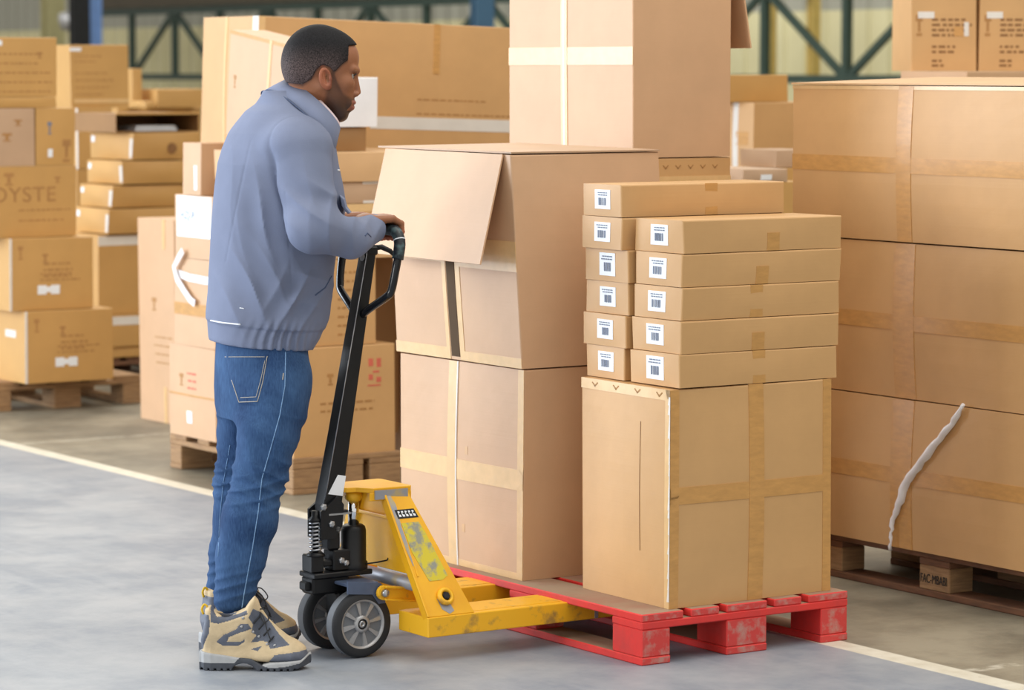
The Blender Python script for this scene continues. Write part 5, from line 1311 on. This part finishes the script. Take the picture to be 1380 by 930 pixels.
# --- hands: palm of four metacarpals, four separate fingers closed over the bar, thumb from the side of the palm
def hand(X, Y, Z, O, side, arm_to):
    """O: bar centre under the palm; side=+1 when the thumb points along +V"""
    x, y, z = X - O[0], Y - O[1], Z - O[2]
    a = x * Un[0] + y * Un[1]; b = (x * Vn[0] + y * Vn[1]) * side; c = z
    d = None; sc = .985
    for k, (yb, ln, rr) in enumerate(((-.033, .82, .0085), (-.0115, .96, .0094), (.0105, 1.04, .0098), (.0325, 1.0, .0100))):
        kn = (-.004 + .003 * k, yb, .0305); mc = (-.074, yb * .62, .026)
        m_ = s_cone(a, b, c, mc, kn, .0145, rr + .0022); d = m_ if d is None else smin(d, m_, .010)
    for k, (yb, ln, rr) in enumerate(((-.033, .82, .0085), (-.0115, .96, .0094), (.0105, 1.04, .0098), (.0325, 1.0, .0100))):
        kn = (-.004 + .003 * k, yb, .0305); p1 = (.0235 * (.92 + .08 * ln), yb, .0165); p2 = (.0255, yb, -.008 * ln); p3 = (.010 - .010 * (ln - .8), yb + .001, -.0255)
        f = s_cone(a, b, c, kn, p1, rr + .0008, rr); f = smin(f, s_cone(a, b, c, p1, p2, rr, rr * .93), .003); f = smin(f, s_cone(a, b, c, p2, p3, rr * .93, rr * .82), .003)
        d = smin(d, f, .0022)
    th = s_cone(a, b, c, (-.066, .020, .018), (-.036, .050, .004), .0165, .0125); th = smin(th, s_cone(a, b, c, (-.036, .050, .004), (-.014, .056, -.018), .0120, .0108), .004)
    th = smin(th, s_cone(a, b, c, (-.014, .056, -.018), (.010, .052, -.0275), .0105, .0088), .003)
    d = smin(d, th, .006)
    fa = s_cone(X, Y, Z, O + Un * -.070 + Zn * .020, arm_to, .0235, .032)
    x2 = s_ell(a, b, c, (-.080, 0, .024), (.03, .030, .019)); d = smin(d, x2, .012)
    return smin(d, fa, .014)
for O_, sd_, wr in ((HR, 1, FMr), (HL, -1, FMl)):
    f = lambda X, Y, Z: hand(X, Y, Z, O_, sd_, wr)
    lo = np.minimum(O_ - .085, wr - .04); hi = np.maximum(O_ + .085, wr + .04)
    body_parts.append(sdf_mesh('hand_tmp', f, lo, hi, .0018, M['skin'], color=pigment))
# --- what the clothes cover, coarser, overlapping the visible skin
HIPr, KNr, ANr = Wp(376, 512, 8.655), Wp(350, 640, 8.61), Wp(315, 805, 8.60)
HIPl, KNl, ANl = Wp(340, 510, 8.835), Wp(323, 645, 8.86), Wp(304, 790, 8.90)
def core(X, Y, Z):
    d = torso(X, Y, Z, -.035)
    for (s_, e_, f_, w_) in ((SHr, ELr, FMr, WRr), (SHl, ELl, FMl, WRl)):
        d = smin(d, s_cone(X, Y, Z, s_, e_, .05, .042), .03); d = smin(d, s_cone(X, Y, Z, e_, f_, .040, .034), .02)
    for (h_, k_, a_) in ((HIPr, KNr, ANr), (HIPl, KNl, ANl)):
        d = smin(d, s_cone(X, Y, Z, h_, k_, .078, .052), .03); d = smin(d, s_cone(X, Y, Z, k_, a_, .052, .030), .02); d = smin(d, s_cone(X, Y, Z, a_, np.array([a_[0] + .01, a_[1], .08]), .028, .026), .02)
    return d
body_parts.append(sdf_mesh('core_tmp', core, (-.30, -.36, .02), (.36, .40, 1.50), .014, M['skin'], color=pigment))
bm = bmesh.new()
for o in body_parts: bm.from_mesh(o.data)
me = bpy.data.meshes.new('person'); bm.to_mesh(me); bm.free(); me.materials.append(M['skin'])
for f in me.polygons: f.use_smooth = True
for o in body_parts: bpy.data.objects.remove(o)
man = bpy.data.objects.new('person', me); COL.objects.link(man); man.location = R0
tag(man, 'person in blue-grey work jacket and jeans, standing with both hands on the truck handle', 'person')

# --- hair, eyes, brows
def hair_f(X, Y, Z):
    a, b, c = hloc(X, Y, Z); d = skull(a, b, c) - .0045 - .0015 * sst(.0, .09, c)
    hl = np.interp(a, hair_a, hair_c)
    d = smax(d, hl - c, .004); inner = -(skull(a, b, c) + .006); d = np.maximum(d, inner)
    d = smax(d, a - (.112 - .6 * np.maximum(0, np.abs(b) - .03) ), .004)
    return d + .0006 * np.sin(a * 900) * np.sin(b * 870 + 1) * np.sin(c * 910)
def hair_col(X, Y, Z):
    a, b, c = hloc(X, Y, Z); t = sst(.085, -.02, c) * sst(.10, .02, a) * .85; k = np.array(srgb(20, 19, 22)); s_ = np.array(srgb(92, 78, 76)); q = k * (1 - t[:, None]) + s_ * t[:, None]; return q[:, 0], q[:, 1], q[:, 2]
hair = sdf_mesh('hair', hair_f, (HC[0] - .13, HC[1] - .10, HC[2] - .06), (HC[0] + .13, HC[1] + .10, HC[2] + .14), .0022, M['hair'], man, color=hair_col); hair['label'] = 'close-cropped black hair'
def hw(a, b, c): return Vector((HC[0] + a * math.cos(hy) - b * math.sin(hy), HC[1] + a * math.sin(hy) + b * math.cos(hy), HC[2] + c))
M['eye'] = mat('eye_white', srgb(176, 168, 160), rough=.3, var=.01); M['iris'] = mat('dark_iris', srgb(40, 26, 20), rough=.1, var=.1)
for s in (-1, 1):
    q = MB(); bm = bmesh.new(); bmesh.ops.create_uvsphere(bm, u_segments=20, v_segments=14, radius=.0106); c_ = hw(.0792, s * .031, -.0165)
    q.add([v.co + c_ for v in bm.verts], [[v.index for v in f.verts] for f in bm.faces], 0, True); bm.free(); e = q.build('eye', M['eye'], man)
    q = MB(); q.lathe([(.0, 0), (.0055, 0), (.0048, .0012), (.002, .0020), (0, .0021)], hw(.0792 + .0098, s * .030, -.0175), (1, .0, -.1), 16); q.build('iris', M['iris'], e)
    q = MB(); q.tube([hw(.092, s * .018, .0035), hw(.0955, s * .020, .006), hw(.092, s * .034, .0075), hw(.082, s * .046, .004)], [.0018, .0032, .0030, .0012], 8); q.build('eyebrow', M['black_rub'], man)
    q = MB(); q.tube([hw(.0935, s * .020, -.0125), hw(.0955, s * .031, -.0095), hw(.0890, s * .043, -.0135)], [.0016, .0022, .0016], 8); q.build('eyelid', M['skin'], e)

# --- jacket
jk = sdf_mesh('jacket', jacket_core, (-.30, -.37, .74), (.44, .42, 1.64), .0042, M['jacket'], man)
jk['label'] = 'blue-grey work jacket with white piping'
def stripe(name, pts, r, m, parent, f=jacket_core, lab=None, d=(0, 1, 0), off=0.0007):
    """a cord that follows the cloth through photo points"""
    out = []
    for (x, y) in pts:
        o_ = atY(x, y, 8.2) - R0; dd = atY(x, y, 9.0) - R0 - o_
        h = march(f, o_, dd, 1.0, .004)
        if h is not None: out.append(h - Vector(dd).normalized() * off)
    if len(out) < 2: return None
    q = MB(); q.tube(out, r, 6); e = q.build(name, M[m] if isinstance(m, str) else m, parent)
    if lab: e['label'] = lab
    return e
def lerp_pts(a, n=8):
    out = []
    for i in range(len(a) - 1):
        for j in range(n): t = j / n; out.append((a[i][0] + (a[i + 1][0] - a[i][0]) * t, a[i][1] + (a[i + 1][1] - a[i][1]) * t))
    return out + [a[-1]]
stripe('piping', lerp_pts([(284, 432), (300, 435), (324, 437.5)], 6), .0022, 'paper', jk, lab='white piping')
stripe('piping', lerp_pts([(462, 229.5), (455, 229.5)], 3), .0026, 'paper', jk)
stripe('piping', lerp_pts([(323, 415), (329, 416)], 3), .0016, 'paper', jk)
stripe('seam', lerp_pts([(447, 372), (438, 388), (425, 398)], 5), .0020, 'jacket_dark', jk, lab='pocket edge')
stripe('seam', lerp_pts([(492, 318), (495, 314), (500, 319)], 4), .0018, 'jacket_dark', jk)
# chest pocket flap hanging open at the front
q = MB(); c0 = Vector(Wp(459, 262, 8.66)); pts = [(0, 0, 0), (.012, 0, -.012), (.018, 0, -.035), (.030, 0, -.050), (.022, 0, -.052), (.006, 0, -.030)]
q.prism([(a, c) for a, _, c in pts], -.055, .02, lambda a, b_, h: c0 + Vector((a, h * 1.0, b_))); q.build('pocket_flap', M['jacket'], jk, bevel=.002)
# --- collars: folded bands on a tilted ring round the neck
def collar(name, C, A, B, nrm, gap, m, rise, drop, flare, th, parent):
    q = MB(); K = 40; C = Vector(C); A = Vector(A); B = Vector(B); nrm = Vector(nrm).normalized(); secs = []
    for i in range(K + 1):
        t = math.pi + (-(math.pi - gap)) + (2 * (math.pi - gap)) * i / K
        rad = A * math.cos(t) + B * math.sin(t); p = C + rad; o_ = rad.normalized(); k = abs(i / K - .5) * 2
        dr = drop * (1 + .55 * sst(.55, 1.0, k)); fl = flare * (.45 + 1.15 * k)
        prof = [p - o_ * .004 - nrm * (rise + .012), p - o_ * .001 + nrm * rise * .9, p + o_ * .004 + nrm * rise, p + o_ * (.004 + fl * .5) + nrm * (rise - dr * .45), p + o_ * (.004 + fl) + nrm * (rise - dr),
                p + o_ * (.004 + fl - th) + nrm * (rise - dr), p + o_ * (.003 + fl * .5 - th) + nrm * (rise - dr * .45), p + o_ * .001 + nrm * (rise - .006), p - o_ * .008 - nrm * (rise + .010)]
        secs.append(prof)
    n = len(secs[0]); vs = [v for s_ in secs for v in s_]
    fs = [(i * n + j, i * n + (j + 1) % n, (i + 1) * n + (j + 1) % n, (i + 1) * n + j) for i in range(K) for j in range(n)] + [tuple(range(n)), tuple(K * n + j for j in reversed(range(n)))]
    q.add(vs, fs, 0, True); o_c = q.build(name, M[m], parent)
    q = MB(); q.tube([s_[4] + (s_[4] - C).normalized() * .0012 for s_ in secs], .0016, 6); q.build('collar_edge_cord', M['jacket_dark' if m == 'jacket' else m], o_c)  # on the jacket, a dark cord stands in for the collar edge shadow
    return o_c
bk, ft = Wp(377, 119, 8.80), Wp(443, 184, 8.74)
Cc = (bk + ft) / 2; Aa = (ft - bk) / 2; nn = np.cross(Aa, np.array([-.15, 1, 0])); nn = nn / np.linalg.norm(nn); nn = nn if nn[2] > 0 else -nn
Bb = np.array([-.030, .078, 0])
jcol = collar('jacket_collar', Cc + nn * .006, Aa * 1.03, Bb * 1.38, nn, .42, 'jacket', .022, .062, .040, .004, jk)
collar('shirt_collar', Cc + nn * .010 + np.array([.004, 0, .0]), Aa * .90, Bb * .86, nn, .30, 'pink', .029, .036, .008, .002, man)['label'] = 'pale pink shirt collar'

# --- jeans
wz = [Wp(353, y, 8.74)[2] for y in (560, 545, 520, 490, 455)]
def jeans(X, Y, Z):
    cx = np.interp(Z, wz, [Wp(x, 500, 8.74)[0] for x in (352, 352, 353, 353, 353)]); a = np.interp(Z, wz, [.118, .124, .128, .126, .122]); b = np.interp(Z, wz, [.165, .170, .172, .165, .155])
    dx, dy = X - cx, Y + .004; p = dx * fw[0] + dy * fw[1]; q = dx * lt[0] + dy * lt[1]; k = np.sqrt((p / a) ** 2 + (q / b) ** 2); pel = (k - 1) * np.minimum(a, b)
    pel = np.maximum(pel, wz[0] - Z); pel = np.maximum(pel, Z - wz[-1])
    def leg(h, t, k_, c_, m_, a_, r):
        d = s_cone(X, Y, Z, h, t, r[0], r[1]); d = smin(d, s_cone(X, Y, Z, t, k_, r[1], r[2]), .02); d = smin(d, s_cone(X, Y, Z, k_, c_, r[2], r[3]), .02); d = smin(d, s_cone(X, Y, Z, c_, m_, r[3], r[4]), .02); d = smin(d, s_cone(X, Y, Z, m_, a_, r[4], r[5]), .02)
        return d
    L1 = leg(HIPr, Wp(363, 580, 8.62), KNr, Wp(336, 700, 8.60), Wp(325, 750, 8.60), ANr, (.090, .086, .077, .077, .068, .058))
    L2 = leg(HIPl, Wp(333, 580, 8.86), KNl, Wp(322, 700, 8.87), Wp(313, 745, 8.89), ANl, (.090, .086, .075, .072, .064, .056))
    # creases: behind the knee, on the thigh, stacked at the ankle
    zk = KNr[2]; za = ANr[2]
    w1 = .0050 * np.exp(-((Z - zk + .01) / .07) ** 2) * fold(X, Y, Z, (.45, 0, 1), 70, .3) + .0045 * np.exp(-((Z - zk + .04) / .05) ** 2) * fold(X, Y, Z, (-.2, 0, 1), 95, 1.3)
    w1 = w1 + .0030 * np.exp(-((Z - za - .035) / .050) ** 2) * fold(X, Y, Z, (-.35, .1, 1), 110, .8)
    w1 = w1 + .0030 * fold(X, Y, Z, (.9, .2, .35), 34, .5) * np.exp(-((Z - .55) / .22) ** 2)
    w1 = w1 + .0030 * np.exp(-((Z - HIPr[2] + .10) / .07) ** 2) * fold(X, Y, Z, (.5, 0, .8), 48, 2.1)
    # outseam
    L1 = L1 + w1; L2 = L2 + w1
    D = smin(smin(L1, pel, .035), smin(L2, pel, .035), .006)
    xs_ = np.interp(Z, [.15, .45, .70, .88], [Wp(329, 800, 8.5)[0], Wp(352, 660, 8.5)[0], Wp(378, 560, 8.5)[0], Wp(386, 480, 8.5)[0]])
    D = D - .0016 * np.exp(-((X - xs_) / .0035) ** 2) * (Y < -.05)
    # back pocket standing a little proud
    zt_, zb2 = Wp(340, 478, 8.6)[2], Wp(340, 543, 8.6)[2]
    xl_ = np.interp(Z, [zb2, zt_], [Wp(320, 543, 8.6)[0], Wp(302, 478, 8.6)[0]]); xr_ = np.interp(Z, [zb2, zt_], [Wp(348, 543, 8.6)[0], Wp(361, 478, 8.6)[0]])
    pk = sst(-.001, .001, X - xl_) * sst(-.001, .001, xr_ - X) * sst(-.001, .001, Z - zb2) * sst(-.001, .001, zt_ - Z) * (Y < -.02)
    D = D - .0026 * pk
    # cuffs cut level
    cut = np.where(Y < .02, Wp(315, 833, 8.52)[2], Wp(305, 812, 8.87)[2]); D = np.maximum(D, cut - Z)
    return D
dn = bpy.data.materials.new('blue_denim'); dn.use_nodes = True; nt = dn.node_tree; N = nt.nodes; L = nt.links; b = N['Principled BSDF']; b.inputs['Roughness'].default_value = .85; b.inputs['Specular IOR Level'].default_value = .2
tc = N.new('ShaderNodeTexCoord'); n1 = N.new('ShaderNodeTexNoise'); n1.inputs['Scale'].default_value = 7; n1.inputs['Detail'].default_value = 6; L.new(tc.outputs['Object'], n1.inputs['Vector'])
mp = N.new('ShaderNodeMapping'); mp.inputs['Scale'].default_value = (300, 300, 40); L.new(tc.outputs['Object'], mp.inputs[0]); n2 = N.new('ShaderNodeTexNoise'); n2.inputs['Scale'].default_value = 1; n2.inputs['Detail'].default_value = 2; L.new(mp.outputs[0], n2.inputs['Vector'])
ad = N.new('ShaderNodeMath'); ad.operation = 'MULTIPLY_ADD'; ad.inputs[1].default_value = .45; L.new(n2.outputs['Fac'], ad.inputs[0]); L.new(n1.outputs['Fac'], ad.inputs[2])
rp = N.new('ShaderNodeValToRGB'); rp.color_ramp.elements[0].position = .45; rp.color_ramp.elements[1].position = 1.0; rp.color_ramp.elements[0].color = srgb(24, 48, 86) + (1,); rp.color_ramp.elements[1].color = srgb(68, 100, 142) + (1,); L.new(ad.outputs[0], rp.inputs[0]); L.new(rp.outputs[0], b.inputs['Base Color'])
bp = N.new('ShaderNodeBump'); bp.inputs['Strength'].default_value = .3; bp.inputs['Distance'].default_value = .001; L.new(n2.outputs['Fac'], bp.inputs['Height']); L.new(bp.outputs[0], b.inputs['Normal'])
M['denim'] = dn
M['stitch'] = mat('denim_stitch', srgb(176, 170, 160), rough=.8, var=.2, scale=400)
M['denim_seam'] = mat('denim_seam', srgb(120, 156, 196), rough=.85, var=.2, scale=200)
jn = sdf_mesh('jeans', jeans, (-.29, -.36, .08), (.20, .32, .92), .0040, dn, man); jn['label'] = 'faded blue jeans'
ps = dict(f=jeans)
stripe('stitching', lerp_pts([(303, 481), (361, 481)], 8), .0010, 'stitch', jn, jeans); stripe('stitching', lerp_pts([(360, 480), (354, 515), (347, 541), (322, 542), (312, 512)], 8), .0012, 'stitch', jn, jeans, 'pocket stitching')
stripe('stitching', lerp_pts([(357, 486), (351, 514), (345, 535), (324, 536)], 8), .0009, 'stitch', jn, jeans)
stripe('seam', lerp_pts([(385, 474), (384, 520), (377, 560), (366, 600), (353, 645), (348, 690), (340, 740), (329, 800), (326, 820)], 8), .0014, 'denim_seam', jn, jeans, 'pale outer seam')
stripe('seam', lerp_pts([(310, 600), (301, 650), (296, 700), (294, 750)], 8), .0010, 'denim_seam', jn, jeans)
stripe('seam', lerp_pts([(382, 503), (381, 512)], 3), .0018, 'stitch', jn, jeans, 'rivet tab')

# --- boots
def poly2(px, pz, P):
    P = np.array(P, float); d = np.full(px.shape, 1e9); s = np.ones(px.shape); n = len(P)
    for i in range(n):
        a = P[i]; b_ = P[i - 1]; ex, ez = b_ - a; wx, wz_ = px - a[0], pz - a[1]; t = np.clip((wx * ex + wz_ * ez) / (ex * ex + ez * ez), 0, 1)
        d = np.minimum(d, (wx - t * ex) ** 2 + (wz_ - t * ez) ** 2)
        c1 = pz >= a[1]; c2 = pz < b_[1]; c3 = ex * wz_ > ez * wx; fl = (c1 & c2 & c3) | (~c1 & ~c2 & ~c3); s = np.where(fl, -s, s)
    return s * np.sqrt(d)
def zz_(pts): return [((X - 65) / 3260.0, (838 - Y) / 3260.0) for X, Y in pts]
upper = zz_([(72, 640), (66, 560), (90, 450), (108, 350), (112, 255), (160, 235), (215, 290), (300, 318), (400, 300), (480, 262), (520, 200), (570, 140), (605, 175), (625, 235), (700, 350), (790, 440), (880, 520), (960, 560), (1040, 620), (1072, 690), (1075, 760), (72, 760)])
wtab = (np.array([0, .01, .03, .08, .13, .18, .22, .26, .285, .300, .3105]), np.array([.012, .024, .032, .034, .036, .043, .048, .046, .036, .024, .004]))
M['suede'] = mat('tan_suede', srgb(204, 184, 150), rough=.9, var=.08, scale=40, bump=.3, bscale=300, spec=.15)
M['boot_grey'] = mat('slate_boot_panel', srgb(92, 98, 112), rough=.6, var=.12, scale=60, bump=.3, bscale=300)
M['boot_sole'] = mat('dark_outsole', srgb(66, 70, 78), rough=.75, var=.15, scale=50)
M['midsole'] = mat('grey_midsole', srgb(168, 170, 172), rough=.7, var=.06, scale=40)
M['yellow_tab'] = mat('yellow_webbing', srgb(214, 176, 40), rough=.7)
panels = [zz_([(165, 232), (225, 320), (330, 322), (420, 300), (505, 262), (510, 300), (420, 330), (330, 362), (240, 385), (165, 372)]),
          zz_([(100, 300), (150, 300), (160, 380), (150, 480), (112, 560), (85, 650), (40, 650), (40, 400)]),
          zz_([(220, 560), (275, 500), (400, 440), (450, 385), (520, 392), (545, 440), (440, 472), (335, 515), (318, 560), (440, 562), (485, 535), (480, 562), (420, 602), (280, 602)]),
          zz_([(705, 752), (762, 685), (1010, 655), (1090, 650), (1100, 760), (900, 770)]),
          zz_([(545, 470), (560, 400), (520, 330), (560, 250), (640, 300), (720, 390), (800, 500), (900, 598), (720, 632), (690, 570), (645, 560), (535, 572), (590, 505)]),
          zz_([(535, 632), (642, 605), (602, 652)])]
def make_boot(ax_, ay_, yaw, lab):
    cy_, sy_ = math.cos(yaw), math.sin(yaw)
    rt = Vector((ax_, ay_, 0))
    def fu(X, Y, Z):
        base = poly2(X, Z, upper); w = np.interp(X, *wtab); hf = 1 - .30 * sst(.03, .09, Z) * sst(.10, .20, X) - .10 * sst(.02, .10, Z); w = w * hf * (1 - .50 * sst(.05, .135, Z) * sst(.10, .165, X))
        w = w + (np.maximum(w, .039) - w) * sst(.05, .11, Z) * sst(.175, .13, X)
        rnd = smax(base, np.abs(Y) - w, .022)
        # opening for the leg
        hole = s_cone(X, Y, Z, (.068, 0, .125), (.085, 0, .24), .025, .029); rnd = smax(rnd, -hole, .004)
        groove = 0
        for P_ in panels[:4]: groove = groove + .0012 * np.exp(-(poly2(X, Z, P_) / .0016) ** 2)
        return rnd + groove
    def mf(X, Y, Z):
        m_ = np.zeros(X.shape, dtype=int)
        for P_ in panels: m_ = np.where(poly2(X, Z, P_) < 0, 1, m_)
        return m_
    e = sdf_mesh('boot', fu, (-.02, -.07, .012), (.33, .07, .225), .0024, [M['suede'], M['boot_grey']], man, matfn=mf)
    e.location = Vector((ax_, ay_, 0)); e.rotation_euler = (0, 0, yaw); e.scale = (.965, .97, .95); e['label'] = lab
    stop = [(80, 660), (300, 690), (420, 712), (540, 722), (640, 782), (720, 758), (1000, 742), (1080, 680)]
    sx, sz = zip(*zz_(stop))
    ox, oz = zip(*zz_([(60, 760), (380, 765), (430, 715), (470, 708), (560, 725), (660, 790), (720, 805), (850, 795), (1000, 765), (1080, 700)]))
    def fs(X, Y, Z):
        w = np.interp(X, *wtab) + .0050; d = np.abs(Y) - w; d = np.maximum(d, -(X + .004)); d = np.maximum(d, X - .316)
        top_ = np.interp(X, sx, sz); d = smax(d, Z - top_, .006); d = np.maximum(d, -Z)
        arch = s_ell(X, Y, Z, ((470 - 65) / 3260, 0, .000), (.034, .2, .022)); d = smax(d, -arch, .004)
        lug = (np.sin(X * 330) > .45) & (Z < .0065); d = np.where(lug & (np.abs(Y) > w - .012), np.maximum(d, .001), d)
        toe = Z + .0 - (X - .265) * .35; d = smax(d, -(toe + .0), .004) if True else d
        return d
    s_ = sdf_mesh('sole', fs, (-.02, -.07, -.004), (.33, .07, .075), .0020, [M['midsole'], M['boot_sole']], e, matfn=lambda X, Y, Z: (Z < np.interp(X, ox, oz)).astype(int))
    # laces: crossing cords over the tongue and a loose bow
    q = MB(); line = [(560, 300), (600, 350), (645, 410), (690, 470), (740, 530), (790, 585)]; L3 = zz_(line)
    def topx(x, z, y): return Vector((x, y, z))
    for i in range(len(L3) - 1):
        (x0, z0), (x1, z1) = L3[i], L3[i + 1]
        for s in (-1, 1):
            q.tube([topx(x0 - .010, z0 - .012, s * .031), topx(x0 + .006, z0 + .006, s * .016), topx((x0 + x1) / 2 + .010, (z0 + z1) / 2 + .010, 0), topx(x1 + .006, z1 + .006, -s * .016), topx(x1 - .010, z1 - .010, -s * .031)], .0022, 6)
    for s in (-1, 1):
        x0, z0 = L3[0]; q.tube(smooth_path([topx(x0 + .012, z0 + .008, 0), topx(x0 + .03, z0 + .012, s * .02), topx(x0 + .045, z0 - .012, s * .036), topx(x0 + .03, z0 - .022, s * .034), topx(x0 + .014, z0 + .004, s * .004)], 4), .0020, 6)
        q.tube(smooth_path([topx(x0 + .012, z0 + .008, 0), topx(x0 + .030, z0 - .010, s * .03), topx(x0 + .042, z0 - .05, s * .042), topx(x0 + .052, z0 - .075, s * .044)], 4), .0018, 6)
    o_ = q.build('laces', M['black_rub'], e); o_['label'] = 'dark laces'
    q = MB()
    for (x, z) in zz_([(470, 330), (455, 415), (560, 470), (610, 520), (690, 590), (760, 600)]):
        for s in (-1, 1):
            h = march(lambda X, Y, Z: fu(X, Y, Z), (x, s * .09, z), (0, -s, 0), .1, .001)
            if h is not None: q.lathe([(.0042, 0), (.0042, .0015), (.002, .0022), (0, .0022)], h, (0, s, 0), 10)
    q.build('eyelets', M['steel'], e)
    q = MB(); q.tube(smooth_path([(.008, 0, .160), (.004, 0, .175), (.010, 0, .188), (.018, 0, .184), (.020, 0, .170)], 4), .0036, 8); o_ = q.build('pull_tab', M['yellow_tab'], e); o_['label'] = 'yellow pull tab'
    return e
hn = at(271, 901, 0) - R0; hf = at(272, 876, 0) - R0
make_boot(hn.x, hn.y + .0, math.radians(1), 'near tan hiking boot with slate panels')
make_boot(hf.x + .0, hf.y + .0, math.radians(27), 'far tan hiking boot with slate panels')
